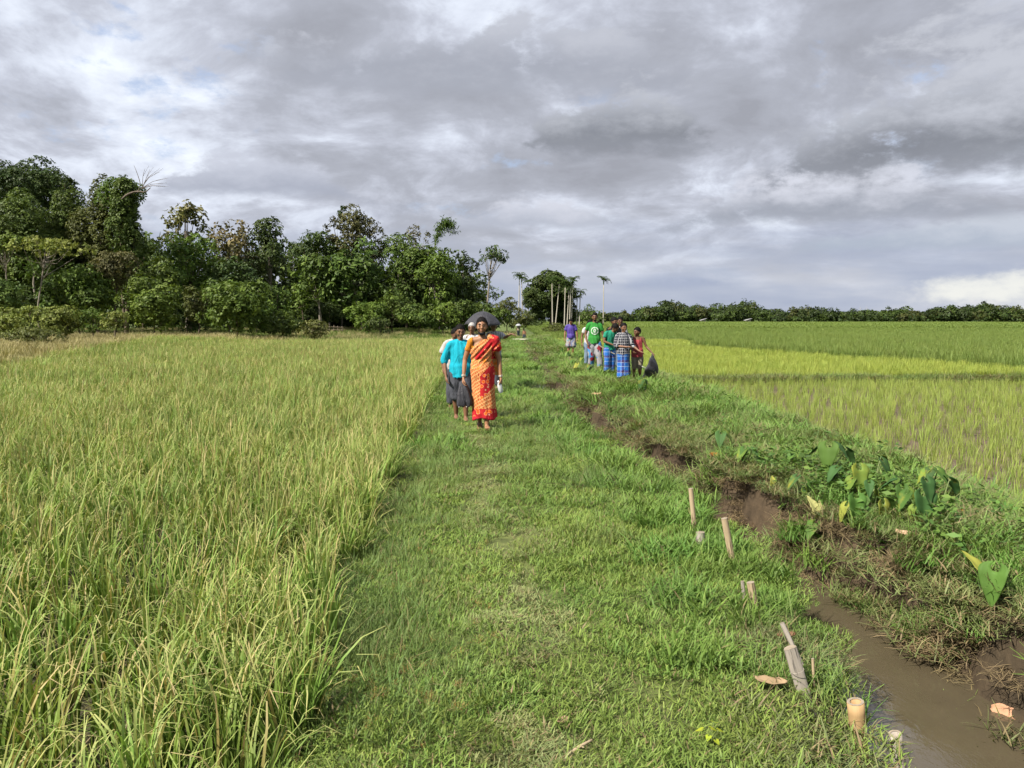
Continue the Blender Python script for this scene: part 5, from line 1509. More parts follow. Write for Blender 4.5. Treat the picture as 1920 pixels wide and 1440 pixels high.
M_SANDAL = plain("brown_sandal", (0.11, 0.05, 0.03))

def gz(x, y): return float(ground_z(x, y))
PATHG = "people walking along the footpath"; BANKG = "young people on the raised bank"

# ---- woman in the saree
def G_woman(c):
    J, H, h, root, hp, q = c['J'], c['H'], c['h'], c['root'], c['hp'], c['q']
    # drape: wrapped over the left shoulder, open at the right one
    mb = MB(); i_ = .020 * H
    tube(mb, [J['pel'] + [0, 0, .02 * H], J['wai'], J['che'], J['che'] * .45 + J['nek'] * .55, J['nek'] - [0, 0, .012 * H]],
         [(.096 * h + i_, .074 * h + i_), (.078 * h + i_, .060 * h + i_), (.092 * h + i_, .068 * h + i_), (.090 * h + i_, .056 * h + i_), (.050 * h + i_, .042 * h + i_)], 28, True, (1, 0, 0), sub=3)
    tube(mb, [J['shL'] * .5 + J['nek'] * .5, J['shL'] + [.006 * H, 0, 0], J['shL'] * .6 + J['elL'] * .4], [.044 * h + i_, .042 * h + i_, .040 * h + i_], 16)
    V, N, Q, T = fuse(mb, .0075 * H, 2)
    zl = .812 * H
    a = V[:, 2] - V[:, 0] * 1.1
    V = V + N * (.006 * H * np.sin(a * 75) * np.clip((.80 * H - V[:, 2]) / .1, 0, 1))[:, None]
    Q, T = cut(V, Q, T, lambda v: (v[:, 2] < zl + .85 * v[:, 0] + np.where(v[:, 1] > 0, .03, 0)) & ~((np.abs(v[:, 0]) < .045 * H) & (v[:, 2] > .815 * H)))
    cloth_obj("saree_drape", M_DRAPE, root, V, Q, T)
    # pallu hanging behind the left arm
    mb = MB(); tube(mb, [J['shL'] + [.002, .05 * H, .01 * H], J['shL'] + [.012 * H, .075 * H, -.14 * H], J['shL'] + [.0, .08 * H, -.30 * H]], [(.040 * H, .012 * H), (.048 * H, .012 * H), (.050 * H, .010 * H)], 16, True, (1, 0, 0), sub=3)
    mb.build("saree_end", M_DRAPE, root)
    # face mask pulled under the chin
    e = MB()
    def mfn(v):
        w = v.copy(); w[:, 0] *= 1 - .25 * np.clip(-v[:, 2], 0, 1); return w
    ellipsoid(e, hp((0, -.036, -.061)), (.033 * q, .028 * q, .020 * q), 22, 12, c['M'], fn=mfn)
    Vm = e.V[0]; loc_ = (Vm - J['hea']) @ c['M'] / q
    Qm, Tm = cut(loc_, e.Q[0], e.T[0], lambda v: v[:, 2] < -.050 + .8 * np.clip(np.abs(v[:, 0]) - .012, 0, 1))
    m2 = MB(); m2.add(Vm, Qm, Tm)
    for sg in (-1, 1): tube(m2, [hp((sg * .028, -.036, -.056)), hp((sg * .047, -.006, -.016)), hp((sg * .050, .012, -.004))], [.0022 * q, .0018 * q, .0018 * q], 5)
    mo = m2.build("face_mask", M_BLACK, root); mo["label"] = "black face mask pulled below the chin"
    e = MB(); ellipsoid(e, hp((0, -.0565, .030)), (.003 * q, .0015 * q, .003 * q), 8, 6, c['M']); e.build("forehead_mark", plain("bindi_red", (0.25, 0.02, 0.02)), root)
    for s_ in 'RL':
        w0 = J['wr' + s_]; d_ = nrm(w0 - J['el' + s_])
        for off in (.010, .018):
            e = MB(); a_ = np.linspace(0, 2 * np.pi, 17); s1 = nrm(np.cross(d_, [0, 1, .1])); s2 = np.cross(d_, s1)
            tube(e, w0 - d_ * off * H + (s1 * np.cos(a_)[:, None] + s2 * np.sin(a_)[:, None]) * .0185 * H, [.003 * H] * 17, 5, False); e.build("bangle", plain("ivory", (0.6, 0.56, 0.48), 0.4), root)
WP = (-0.42, 10.75)
W_H = 1.59
woman = person("woman in orange and red saree with black mask under her chin walking up the path", (WP[0], WP[1], gz(*WP)), R(2), W_H, skin_mat("skin_warm", (0.27, 0.135, 0.072)),
    pose=dict(elR=(-.150, .012, .635), wrR=(-.162, -.030, .480), elL=(.150, .02, .635), wrL=(.165, -.005, .475), shR=(-.100, 0, .797), shL=(.100, 0, .797),
              knL=(.045, -.055, .275), anL=(.040, -.085, .060), toeL=(.1, -1, .15), knR=(-.035, .010, .27), anR=(-.022, .075, .075), toeR=(0, -1, -.25)),
    head=(0, R(4), 0), hair_len=.22, garments=(G_shirt(M_BLOUSE, .50, .62, .008, "blouse", scoop=True), G_skirt(M_SKIRT, .63, .115, (.090, .072), (.108, .100), 9, .055, "saree_skirt", (0.012, -.01), .06), G_woman),
    vox=.0062, slim=.93, sandals=M_SANDAL, bun=True, group=PATHG, grip=(.9, .9))

# ---- umbrellas
UMB = fabric("umbrella_cloth", lambda k, t: k.mix(k.noise(t, 6.0, 3), (0.030, 0.030, 0.036), (0.050, 0.050, 0.058)), 0.5)
UMBG = plain("grey_umbrella_cloth", (0.30, 0.31, 0.33), 0.6)
STEEL = simple("steel_rod", (0.35, 0.35, 0.36), 0.35, 0.5, 0.05, 20.0, 0.0, 0.8)
PLAS = simple("black_plastic", (0.02, 0.02, 0.02), 0.4)
def open_umbrella(label, apex, r, hgt, axis, shaft_len, cloth=UMB, close=0.0, group=None):
    """axis points from handle to apex"""
    t = empty("umbrella", tuple(apex)); ax = nrm(axis)
    t.rotation_euler = Vector(ax).to_track_quat('Z', 'Y').to_euler()
    na, nr = 96, 10
    a = np.linspace(0, 2 * np.pi, na, endpoint=False); rr_ = np.linspace(0.02, 1, nr)
    ph = (a * 8 / (2 * np.pi)) % 1.0; sc_ = 1 - (0.07 + 0.25 * close) * np.sin(np.pi * ph) ** 2
    Vv = []
    for q in rr_:
        rad = r * q * (1 - (1 - sc_) * q)
        z_ = -hgt * (q ** (1.9 - 0.7 * close)) + 0.03 * r * np.sin(np.pi * ph) * q * (1 - q) * 4 * 0.5
        Vv.append(np.stack([rad * np.cos(a), rad * np.sin(a), np.broadcast_to(z_, a.shape) + (1 - sc_) * q * hgt * 0.25], -1))
    Vv = np.array(Vv).reshape(-1, 3)
    i0 = np.arange(nr - 1)[:, None] * na; j0 = np.arange(na)[None]; j1 = (j0 + 1) % na
    o = cloth_obj("canopy", cloth, t, Vv, np.stack([i0 + j0, i0 + na + j0, i0 + na + j1, i0 + j1], -1).reshape(-1, 4), np.zeros((0, 3), int))
    sd = o.modifiers.new("thickness", 'SOLIDIFY'); sd.thickness = 0.003
    for q in range(8):
        an_ = q * np.pi / 4; e = MB(); qq = np.linspace(0.03, 1.03, 7)
        tube(e, np.stack([r * qq * math.cos(an_), r * qq * math.sin(an_), -hgt * qq ** (1.9 - 0.7 * close) - .006], -1), [.0025] * 7, 5); e.build("rib", STEEL, t)
    e = MB(); tube(e, [(0, 0, 0.05), (0, 0, -shaft_len * 0.85)], [.004, .005], 8); e.build("shaft", STEEL, t)
    e = MB(); tube(e, [(0, 0, -shaft_len * 0.84), (0, 0, -shaft_len * 0.95), (0, 0, -shaft_len)], [.011, .013, .010], 10); e.build("handle", PLAS, t)
    tag(t, label, "umbrella", group)
    return t

def place(u, v, y): return at_dist(u, v, y)

# folded umbrella hanging from the woman's hand
hw = np.array(woman['J']['wrR']) + [-.004, -.012, -.055 * W_H]
ca, sa = math.cos(R(2)), math.sin(R(2))
hwld = np.array([WP[0] + hw[0] * ca - hw[1] * sa, WP[1] + hw[0] * sa + hw[1] * ca, gz(*WP) + hw[2]])
t = empty("folded_umbrella", tuple(hwld)); t.rotation_euler = (0, R(-4), 0)
na = 64; a = np.linspace(0, 2 * np.pi, na, endpoint=False); Vv = []
for z_, r_ in ((0.06, .012), (0.02, .03), (-.05, .062), (-.14, .088), (-.23, .100), (-.30, .098), (-.315, .09)):
    fo = 1 + .26 * np.sin(4 * a + 9 * z_) * min(1, (0.06 - z_) * 6) + .10 * np.sin(9 * a + 12 * z_)
    Vv.append(np.stack([r_ * fo * np.cos(a), r_ * .75 * fo * np.sin(a), np.full(na, z_) + .012 * np.sin(8 * a) * (z_ < -.25)], -1))
nr = len(Vv); Vv = np.array(Vv).reshape(-1, 3)
i0 = np.arange(nr - 1)[:, None] * na; j0 = np.arange(na)[None]; j1 = (j0 + 1) % na
o = cloth_obj("canopy", UMB, t, Vv, np.stack([i0 + j0, i0 + na + j0, i0 + na + j1, i0 + j1], -1).reshape(-1, 4), np.zeros((0, 3), int))
o.modifiers.new("thickness", 'SOLIDIFY').thickness = 0.003
for q in range(8):
    e = MB(); an_ = q * np.pi / 4 + .3; ellipsoid(e, (.088 * math.cos(an_), .066 * math.sin(an_), -.322), (.005, .005, .008), 8, 6); e.build("rib_tip", simple("white_tip", (.7, .7, .7), .5), t)
e = MB(); tube(e, [(0, 0, .13), (0, 0, -.34)], [.005, .005], 8); e.build("shaft", STEEL, t)
tag(t, "half furled black umbrella hanging from the saree woman's hand", "umbrella")

# small bottle in her other hand
hw = np.array(woman['J']['wrL']) + [.004, -.02, -.062 * W_H]
bw = np.array([WP[0] + hw[0] * ca - hw[1] * sa, WP[1] + hw[0] * sa + hw[1] * ca, gz(*WP) + hw[2]])
t = empty("plastic_bottle", (bw[0], bw[1], bw[2] - .10)); t.rotation_euler = (R(10), R(-14), 0)
def bottle_mat():
    m = bpy.data.materials.new("clear_plastic"); m.use_nodes = True; k = NB(m.node_tree)
    p = k.n('ShaderNodeBsdfPrincipled'); p.inputs['Base Color'].default_value = (.82, .85, .88, 1); p.inputs['Roughness'].default_value = .18; p.inputs['Transmission Weight'].default_value = .45; p.inputs['IOR'].default_value = 1.3
    o_ = k.n('ShaderNodeOutputMaterial'); k.t.links.new(p.outputs[0], o_.inputs[0]); return m
e = MB(); tube(e, [(0, 0, 0), (0, 0, .03), (0, 0, .10), (0, 0, .125), (0, 0, .14)], [.030, .033, .033, .018, .012], 16); e.build("bottle_body", bottle_mat(), t)
e = MB(); tube(e, [(0, 0, .138), (0, 0, .158)], [.014, .014], 12); e.build("cap", simple("cap_white", (.75, .75, .78), .4), t)
tag(t, "small clear plastic bottle held in the saree woman's hand", "bottle")

# ---- the men behind her
p = (-0.80, 11.9)
person("man in turquoise shirt close behind the saree woman", (*p, gz(*p)), R(6), 1.50, SK3,
    pose=dict(elR=(-.165, .01, .635), wrR=(-.150, -.05, .475), shR=(-.108, 0, .797), shL=(.108, 0, .797), anR=(-.045, .05, .06), knR=(-.05, 0, .28), anL=(.05, -.06, .05), knL=(.052, -.05, .28)),
    head=(R(8), R(12), 0), garments=(G_shirt(M_TURQ, 1.15, .46, .018, "shirt", M_TURQ), G_legs(M_GREY, 1.15, .02, 1.3, "shorts")), group=PATHG)
p = (-1.02, 13.6)
person("man in off white collared shirt looking down at the left of the file", (*p, gz(*p)), R(8), 1.45, SK2,
    pose=dict(hea=(.01, -.045, .905), elR=(-.15, .03, .64), wrR=(-.14, -.03, .49)), head=(R(22), R(26), 0), garments=(G_shirt(M_OFFW, .72, .48, .018, "shirt", M_OFFW), G_legs(M_GREY, 1.9, .014)), group=PATHG)
p = (-0.83, 16.0)
person("grey haired person half hidden between the turquoise man and the saree woman", (*p, gz(*p)), 0, 1.49, SK2, pose=dict(elL=(.16, -.05, .66), wrL=(.135, -.14, .72), hdL=(0, -.2, 1)), head=(R(-10), R(8), 0), hair=HAIRG, hair_len=.25,
    garments=(G_shirt(M_WHITE, .6, .48), G_legs(M_GREY, 1.9)), group=PATHG, grip=(.6, 1.3))
p = (-0.41, 17.2)
person("man in pale checked shirt behind the saree woman stretching one arm to the right", (*p, gz(*p)), R(-4), 1.52, SK2,
    pose=dict(elL=(.165, -.06, .755), wrL=(.27, -.12, .815), hdL=(1, -.3, -.25), shL=(.105, -.01, .80)), head=(R(-6), R(10), 0), garments=(G_shirt(M_GREYPLAID, .75, .47, .016, "shirt", M_WHITE), G_legs(M_GREY, 1.9)), group=PATHG)
ap = at_dist(906, 584, 16.9)
open_umbrella("open black umbrella held up behind the saree woman's head", ap, .41, .27, (0.03, -0.10, 1), .72)

# ---- far pair on the path beyond the bridge
p = at_ground(983, 633, 0.0)
p = (float(at_dist(983, 630, 66)[0]), 66.0)
person("far shirtless person in dark shorts on the path beyond the bridge", (*p, gz(*p)), R(-10), 1.18, SK1, pose=dict(hea=(-.03, -.06, .90)), head=(R(-20), R(30), 0), garments=(G_legs(M_SHORTDK, .85, .02, 1.4, "shorts"),), vox=.011, group="far people on the path")
p = (float(at_dist(972, 630, 69)[0]), 69.0)
person("far small person under a grey umbrella beside the shirtless one", (*p, gz(*p)), R(10), 1.12, SK2, pose=dict(elL=(.13, -.05, .65), wrL=(.10, -.10, .76), hdL=(0, 0, 1)), garments=(G_shirt(M_BEIGE, .6, .48), G_legs(M_SHORTDK, 1.8)), vox=.011, group="far people on the path")
open_umbrella("small far grey umbrella beyond the plank bridge", at_dist(972, 607, 68.9), .28, .16, (0, -.1, 1), .5, UMBG)

# ---- group on the right bank
p = (2.22, 29.0)
person("man in purple polo shirt and printed shorts looking down, leftmost on the bank", (*p, gz(*p)), R(-4), 1.52, SK1, pose=dict(hea=(0, -.04, .905), elR=(-.145, .0, .64), wrR=(-.155, -.03, .49), elL=(.145, 0, .64), wrL=(.155, -.03, .49)), head=(0, R(32), 0),
    garments=(G_shirt(M_PURPLE, .62, .50, .016, "polo_shirt", M_PURPLE), G_legs(M_FLOW, .92, .020, 1.4, "shorts")), group=BANKG)
p = (2.42, 24.2)
person("boy in white tee and jeans half hidden behind the green shirt", (*p, gz(*p)), R(10), 1.47, SK2, pose=dict(elR=(-.155, .02, .64), wrR=(-.165, -.02, .49), hea=(.01, -.03, .915)), head=(R(35), R(20), 0), garments=(G_shirt(M_WHITE, .5, .48), G_legs(M_JEANS, 1.9, .014)), group=BANKG)
p = (2.28, 21.3)
green_man = person("tall young man in green tee with white round print and printed trousers", (*p, gz(*p)), R(-3), 1.60, SK2,
    pose=dict(elR=(-.155, .02, .63), wrR=(-.125, -.05, .485), elL=(.15, .0, .62), wrL=(.175, -.09, .485), knL=(.075, -.05, .28), anL=(.11, -.04, .05), knR=(-.05, -.02, .285), anR=(-.05, .05, .06)),
    head=(0, R(4), 0), beard=True, garments=(G_shirt(M_TEE, .52, .475, .011, "tee_shirt", None, flare=1.02), G_legs(M_PATCH, 1.88, .016, 1.3)), group=BANKG, grip=(.6, 1.2), hs=.98)
p = (2.50, 19.7)
person("boy in teal and black shirt bending his head behind the plaid boy", (*p, gz(*p)), R(25), 1.38, SK2, pose=dict(che=(0, -.02, .705), nek=(.015, -.05, .81), hea=(.05, -.10, .885), shR=(-.10, -.02, .785), shL=(.105, -.04, .785), elR=(-.14, -.03, .63), wrR=(-.02, -.15, .57)), head=(R(40), R(38), R(-12)), hs=1.08,
    garments=(G_shirt(M_TEAL, .5, .47), G_legs(M_LUNGI, 1.8, .02, 1.2)), group=BANKG)
p = (2.72, 20.6)
person("dark haired boy mostly hidden, left of the two rear heads", (*p, gz(*p)), R(10), 1.48, SK2, head=(R(30), R(10), 0), hs=1.06, garments=(G_shirt(M_BLACK, .5, .47), G_legs(M_JEANS, 1.9)), group=BANKG)
p = (2.92, 20.9)
person("boy mostly hidden right behind the plaid boy's head", (*p, gz(*p)), 0, 1.50, SK2, head=(0, R(8), 0), hs=1.04, garments=(G_shirt(M_GREYPLAID, .7, .47), G_legs(M_GREY, 1.9)), group=BANKG)
p = (2.62, 18.1)
person("boy in black and white plaid shirt and blue checked lungi", (*p, gz(*p)), R(4), 1.37, SK3,
    pose=dict(elR=(-.145, -.02, .615), wrR=(.035, -.135, .600), hdR=(1, -.1, .15), elL=(.150, -.02, .625), wrL=(.255, -.13, .525), hdL=(1, -.3, -.3)), head=(R(12), R(8), 0), hs=1.08, slim=1.03,
    garments=(G_shirt(M_PLAID, 1.25, .47, .020, "plaid_shirt", M_PLAID), G_skirt(M_LUNGI, .56, .10, (.095, .078), (.118, .100), 7, .07, "lungi", (.01, -.01), .35)), group=BANKG)
p = (2.98, 18.3)
tank = person("boy in faded red tank top and beige shorts, rightmost on the bank", (*p, gz(*p)), R(-6), 1.27, SK2,
    pose=dict(elR=(-.14, -.02, .63), wrR=(-.08, -.14, .55), elL=(.170, .0, .635), wrL=(.275, -.07, .520), hdL=(.7, -.2, -.6), hea=(-.005, -.02, .915)), head=(R(-58), R(8), 0), hs=1.14,
    garments=(G_shirt(M_RED, 0, .44, .012, "tank_top", sleeveless=True, flare=1.05), G_legs(M_BEIGE, 1.22, .013, 1.1, "shorts")), group=BANKG, grip=(.8, 1.3))
# half collapsed umbrella in his hand
apx = at_dist(1234, 699, 18.0); hnd = at_dist(1196, 684, 18.2)
open_umbrella("half collapsed black umbrella dragged by the boy in the red tank top", apx, .37, .30, apx - hnd + np.array([0, .10, 0]), .50, close=0.35)
# stick held between two boys
s0 = at_dist(1124, 648, 20.6); s1 = at_dist(1153, 664, 19.3)
mb = MB(); tube(mb, [s0, (s0 + s1) / 2 + [0, 0, -.01], s1], [.016, .015, .013], 8, sub=2)
st = mb.build("wooden_stick", simple("grey_stick", (.15, .14, .11), .8, .2, .2, 20, .3)); tag(st, "grey wooden stick held out between the green shirt man and the boys", "stick")
# ------------------------------------------------------------------ stakes, plants and litter by the canal
def hit(u, v):
    """where the line of sight through a point of the photograph meets the ground"""
    dr = ray_dir(u, v); lo, hi_ = 1.0, 200.0
    o0 = np.array([0, 0, CAM_H]); tprev = 0.8
    for q in np.geomspace(0.8, 200, 900):
        p = o0 + dr * q
        if p[2] < float(ground_z(p[0], p[1])): return o0 + dr * ((q + tprev) / 2)
        tprev = q
    return o0 + dr * tprev

def bamboo_mat(name, c0, c1, dark):
    m = bpy.data.materials.new(name); m.use_nodes = True; k = NB(m.node_tree)
    t = k.n('ShaderNodeTexCoord').outputs['Object']
    st_ = k.vm('MULTIPLY', t, (60.0, 60.0, 2.5))
    f = k.noise(st_, 1.0, 5, 0.6)
    c = k.mix(f, c0, c1)
    c = k.mix(k.ss(k.noise(k.vm('MULTIPLY', t, (90.0, 90.0, 5.0)), 1.0, 4, 0.6), 0.56, 0.68), c, dark)
    p = k.n('ShaderNodeBsdfPrincipled'); k.put(p.inputs['Base Color'], c); p.inputs['Roughness'].default_value = .7; p.inputs['Specular IOR Level'].default_value = .25
    bp = k.n('ShaderNodeBump'); bp.inputs['Strength'].default_value = .4; bp.inputs['Distance'].default_value = .003; k.put(bp.inputs['Height'], f); k.put(p.inputs['Normal'], bp.outputs[0])
    o_ = k.n('ShaderNodeOutputMaterial'); k.t.links.new(p.outputs[0], o_.inputs[0]); return m
BAM1 = bamboo_mat("bamboo_tan", (0.27, 0.165, 0.075), (0.42, 0.29, 0.15), (0.07, 0.045, 0.025))
BAM2 = bamboo_mat("bamboo_pale", (0.27, 0.20, 0.12), (0.44, 0.35, 0.23), (0.09, 0.065, 0.04))
BAM3 = bamboo_mat("bamboo_grey", (0.22, 0.19, 0.16), (0.40, 0.36, 0.31), (0.05, 0.045, 0.04))
CUT = simple("cut_end", (0.24, 0.20, 0.15), .85, .2, .2, 60.0, .3); DARKIN = simple("hollow_dark", (0.03, 0.022, 0.018), .95)

def stake(label, base, top, r, mat, hollow=False, nodes=(0.6,), split=False):
    base = np.array(base, float); top = np.array(top, float)
    L = np.linalg.norm(top - base); t = empty("bamboo_stake", tuple(base))
    t.rotation_euler = Vector(nrm(top - base)).to_track_quat('Z', 'Y').to_euler()
    n_ = 20; a = np.linspace(0, 2 * np.pi, n_, endpoint=False)
    zz = np.linspace(-0.12, L, 14)
    mb = MB()
    def ring(rr_, z_, jit=0.0): return np.stack([np.cos(a) * rr_ * (1 if not split else np.where(np.cos(a) > 0.2, .35, 1)), np.sin(a) * rr_, np.full(n_, z_) + jit * .5 * np.sin(a + 1) + jit * .2 * np.sin(7 * a)], -1)
    rings = [ring(r * (1 + .06 * max(0, 1 - min(abs(z_ / L - q) for q in nodes) * 14)), z_, 0) for z_ in zz[:-1]] + [ring(r, L, r * .10)]
    if hollow: rings += [ring(r * .66, L - .002, r * .10), ring(r * .62, L - .06, 0)]
    Vv = np.concatenate(rings); m_ = len(rings)
    i0 = np.arange(m_ - 1)[:, None] * n_; j0 = np.arange(n_)[None]; j1 = (j0 + 1) % n_
    mb.add(Vv, np.stack([i0 + j0, i0 + j1, i0 + n_ + j1, i0 + n_ + j0], -1).reshape(-1, 4))
    mb.build("culm", mat, t)
    e = MB()
    if hollow:
        e.add(np.vstack([ring(r * .625, L - .058), [[0, 0, L - .06]]]), None, np.stack([np.arange(n_), (np.arange(n_) + 1) % n_, np.full(n_, n_)], -1)); e.build("hollow", DARKIN, t)
        e = MB(); o1, o2 = ring(r * .985, L + .0015, r * .10), ring(r * .66, L + .0015, r * .10)
        e.add(np.vstack([o1, o2]), np.stack([np.arange(n_), (np.arange(n_) + 1) % n_, n_ + (np.arange(n_) + 1) % n_, n_ + np.arange(n_)], -1)); e.build("cut_rim", CUT, t)
    else:
        e.add(np.vstack([ring(r, L + .001, r * .10), [[0, 0, L + .001]]]), None, np.stack([np.arange(n_), (np.arange(n_) + 1) % n_, np.full(n_, n_)], -1)); e.build("cut_end", CUT, t)
    for q in nodes:
        e = MB(); a2 = np.linspace(0, 2 * np.pi, 21); tube(e, np.stack([np.cos(a2) * r * 1.03, np.sin(a2) * r * 1.03, np.full(21, q * L)], -1), [r * .045] * 21, 5, False); e.build("node_ring", mat, t)
    tag(t, label, "stake", "bamboo stakes along the canal edge")
    return t
def px_stake(label, ut, vt, ub, vb, r, mat, zb=None, dy=0.0, **kw):
    b_ = hit(ub, vb) if zb is None else at_ground(ub, vb, zb)
    tp = at_dist(ut, vt, b_[1] + dy)
    return stake(label, b_, tp, r, mat, **kw)
px_stake("tall thick tan bamboo stake with hollow cut top at the water's edge", 1604, 1316, 1622, 1520, .032, BAM1, -.38, -.02, hollow=True, nodes=(.35,))
px_stake("grey split bamboo stake right of the thick one, cut at a slant", 1678, 1376, 1700, 1520, .025, BAM3, -.40, -.02, hollow=True, nodes=(.5,))
px_stake("slender pale bamboo stake, farthest from the camera", 1295, 916, 1303, 998, .018, BAM2, None, 0, nodes=(.8,))
px_stake("short grey stub beside the foot of the farthest pale stake", 1313, 998, 1314, 1030, .030, BAM3, None, 0, nodes=(.5,))
px_stake("slender pale leaning bamboo stake second from the far end", 1358, 972, 1374, 1056, .021, BAM2, None, 0, nodes=(.72,))
px_stake("short pale split stake half sunk in the lush grass", 1407, 1092, 1416, 1140, .021, BAM2, None, 0, nodes=(.5,))
px_stake("thin dark stake just left of the short pale split one", 1392, 1090, 1396, 1125, .010, BAM3, None, 0, nodes=(.5,))
px_stake("thin grey weathered rod leaning above the split board", 1466, 1168, 1505, 1250, .011, BAM3, None, .05, nodes=(.4, .8))
px_stake("dark grey split board like stake with pale edge beside the water", 1482, 1216, 1506, 1296, .028, BAM3, None, 0, nodes=(.5,), split=True)
px_stake("thin tan cane standing between the split board and the water", 1524, 1235, 1528, 1330, .006, BAM2, None, 0, nodes=(.5,))

def litter(name, label, u, v, L, W, col, az_, tilt=0.1, curl=0.35, cat="leaf", lift=.03):
    p = hit(u, v); t_mb = MB()
    nu_, nv_ = 13, 7
    s_ = np.linspace(0, 1, nu_); w_ = np.linspace(-1, 1, nv_)
    prof = np.sin(np.pi * np.clip(s_ * .94 + .04, 0, 1)) ** .7
    Sx, Wx = np.meshgrid(s_, w_, indexing='ij')
    P = np.stack([(Sx - .5) * L, Wx * prof[:, None] * W / 2 * (1 + .1 * np.sin(9 * Sx)), curl * W * (Wx ** 2) * .5 + curl * L * .25 * (Sx - .5) ** 2 * 2 + .02 * L * np.sin(14 * Sx + 3 * Wx)], -1)
    M_ = np.array(Matrix.Rotation(az_, 3, 'Z') @ Matrix.Rotation(tilt, 3, 'X'))
    P = P.reshape(-1, 3) @ M_.T
    i0 = np.arange(nu_ - 1)[:, None] * nv_; j0 = np.arange(nv_ - 1)[None]
    t_mb.add(P, np.stack([i0 + j0, i0 + nv_ + j0, i0 + nv_ + j0 + 1, i0 + j0 + 1], -1).reshape(-1, 4))
    o = t_mb.build(name, simple("litter_%d_%d" % (u, v), col, .75, .2, .25, 25.0, .3))
    o.location = (p[0], p[1], float(ground_z(p[0], p[1])) + lift)
    o.modifiers.new("thickness", 'SOLIDIFY').thickness = .002
    tag(o, label, cat)
    return o
litter("fallen_leaf", "large curled tan dead leaf at the lower right water edge", 1884, 1350, .125, .075, (.36, .20, .12), -.9, .9, .25, lift=.07)
litter("bamboo_sheath", "pale tan bamboo sheath lying on the raised bank below the taro", 1712, 1026, .21, .062, (.50, .34, .22), -.5, .2, .8, "sheath", .06)
litter("bamboo_sheath", "flat tan sheath lying in the grass by the split board", 1445, 1300, .13, .05, (.24, .17, .10), -.3, .2, .4, "sheath", .05)
litter("bamboo_sheath", "rusty brown husk scrap behind the split board", 1475, 1205, .10, .035, (.15, .08, .045), .2, .2, .4, "husk", .04)
litter("bamboo_sheath", "small tan husk scrap right of the split board", 1530, 1290, .08, .03, (.17, .105, .06), .9, .3, .4, "husk", .04)
litter("fallen_leaf", "orange rotting leaf at the far end of the taro bank", 1342, 866, .16, .06, (.42, .14, .03), .3, .6, .5, lift=.07)
litter("fallen_leaf", "small orange petal like leaf right of the taro patch", 1800, 978, .05, .045, (.62, .19, .03), .3, .9, .5, lift=.07)
litter("fallen_leaf", "pale dead leaf under the big yellowing taro leaf", 1728, 1085, .06, .035, (.40, .34, .30), .8, .3, .5, lift=.05)
litter("fallen_leaf", "red brown rotting clump on the far canal edge", 1020, 712, .22, .12, (.26, .10, .05), .8, .8, .6, lift=.10)
litter("fallen_leaf", "tan dead leaf low on the far bank beside the canal", 1120, 748, .22, .10, (.42, .26, .16), .2, .3, .4, lift=.08)
litter("fallen_leaf", "small tan leaf on the trodden middle of the path", 1055, 1362, .05, .03, (.33, .22, .14), .5, .3, .4, lift=.03)
# stick on the path
p = hit(1088, 1420); mb = MB(); q0 = np.array([0, 0, .012])
tube(mb, [(-.045, -.030, .012), (.0, .004, .020), (.045, .042, .022)], [.006, .0065, .005], 8, sub=3); tube(mb, [(.0, .004, .02), (.012, -.012, .026)], [.003, .002], 6)
o = mb.build("twig", BAM2); o.location = (p[0], p[1], float(ground_z(p[0], p[1])) + .02); tag(o, "short bare twig lying on the near path grass", "twig")
# straw lying against the thick stake
p = hit(1560, 1352); mb = MB(); tube(mb, [(-.07, .0, .03), (0, -.01, .035), (.08, -.015, .03)], [.003, .004, .003], 6, sub=3)
o = mb.build("straw", BAM2); o.location = (p[0], p[1], float(ground_z(p[0], p[1])) + .03); tag(o, "pale straw pointing at the thick bamboo stake", "straw")

# ---- taro plants
TARO = leafy("taro_leaf", .30, .6, .15, .02, .2, (0.40, 0.33, 0.03), 7.0, .55)
TARO_G = leafy("taro_leaf_green", .30, .6, .15, .02, .2)
STEMM = simple("taro_stem", (.13, .17, .06), .5, .3, .1)
def taro_leaf(L, W, droop, cup):
    """arrow shaped blade; petiole joins at the origin, tip along +X"""
    nu_, nv_ = 15, 9
    s_ = np.linspace(-.26, 1, nu_); w_ = np.linspace(-1, 1, nv_)
    half = np.where(s_ < 0, .50 * (1 - (np.abs(np.minimum(s_, 0)) / .27) ** 2.6 * .75), .50 * (1 - np.clip(s_, 0, 1) ** 1.55) ** .95)
    notch = np.where(s_ < 0, .10 * (np.abs(s_) / .26), 0)
    P = []
    for si, hh, nt in zip(s_, half, notch):
        ww = np.sign(w_) * (nt + (hh - nt) * np.abs(w_)) if si < 0 else w_ * hh
        ww = np.where(w_ == 0, 0 if si >= 0 else 0, ww)
        z_ = -droop * max(si, 0) ** 1.7 - droop * .35 * max(-si, 0) + cup * np.abs(ww) * 1.1 + .015 * np.sin(16 * si) * np.abs(w_)
        P.append(np.stack([np.full(nv_, si * L), ww * W, z_ * L], -1))
    P = np.array(P).reshape(-1, 3)
    Qs = []
    for i_ in range(nu_ - 1):
        for j_ in range(nv_ - 1):
            if s_[i_] < -.001 and j_ in (nv_ // 2 - 1, nv_ // 2) : continue
            Qs.append((i_ * nv_ + j_, (i_ + 1) * nv_ + j_, (i_ + 1) * nv_ + j_ + 1, i_ * nv_ + j_ + 1))
    return P, np.array(Qs)
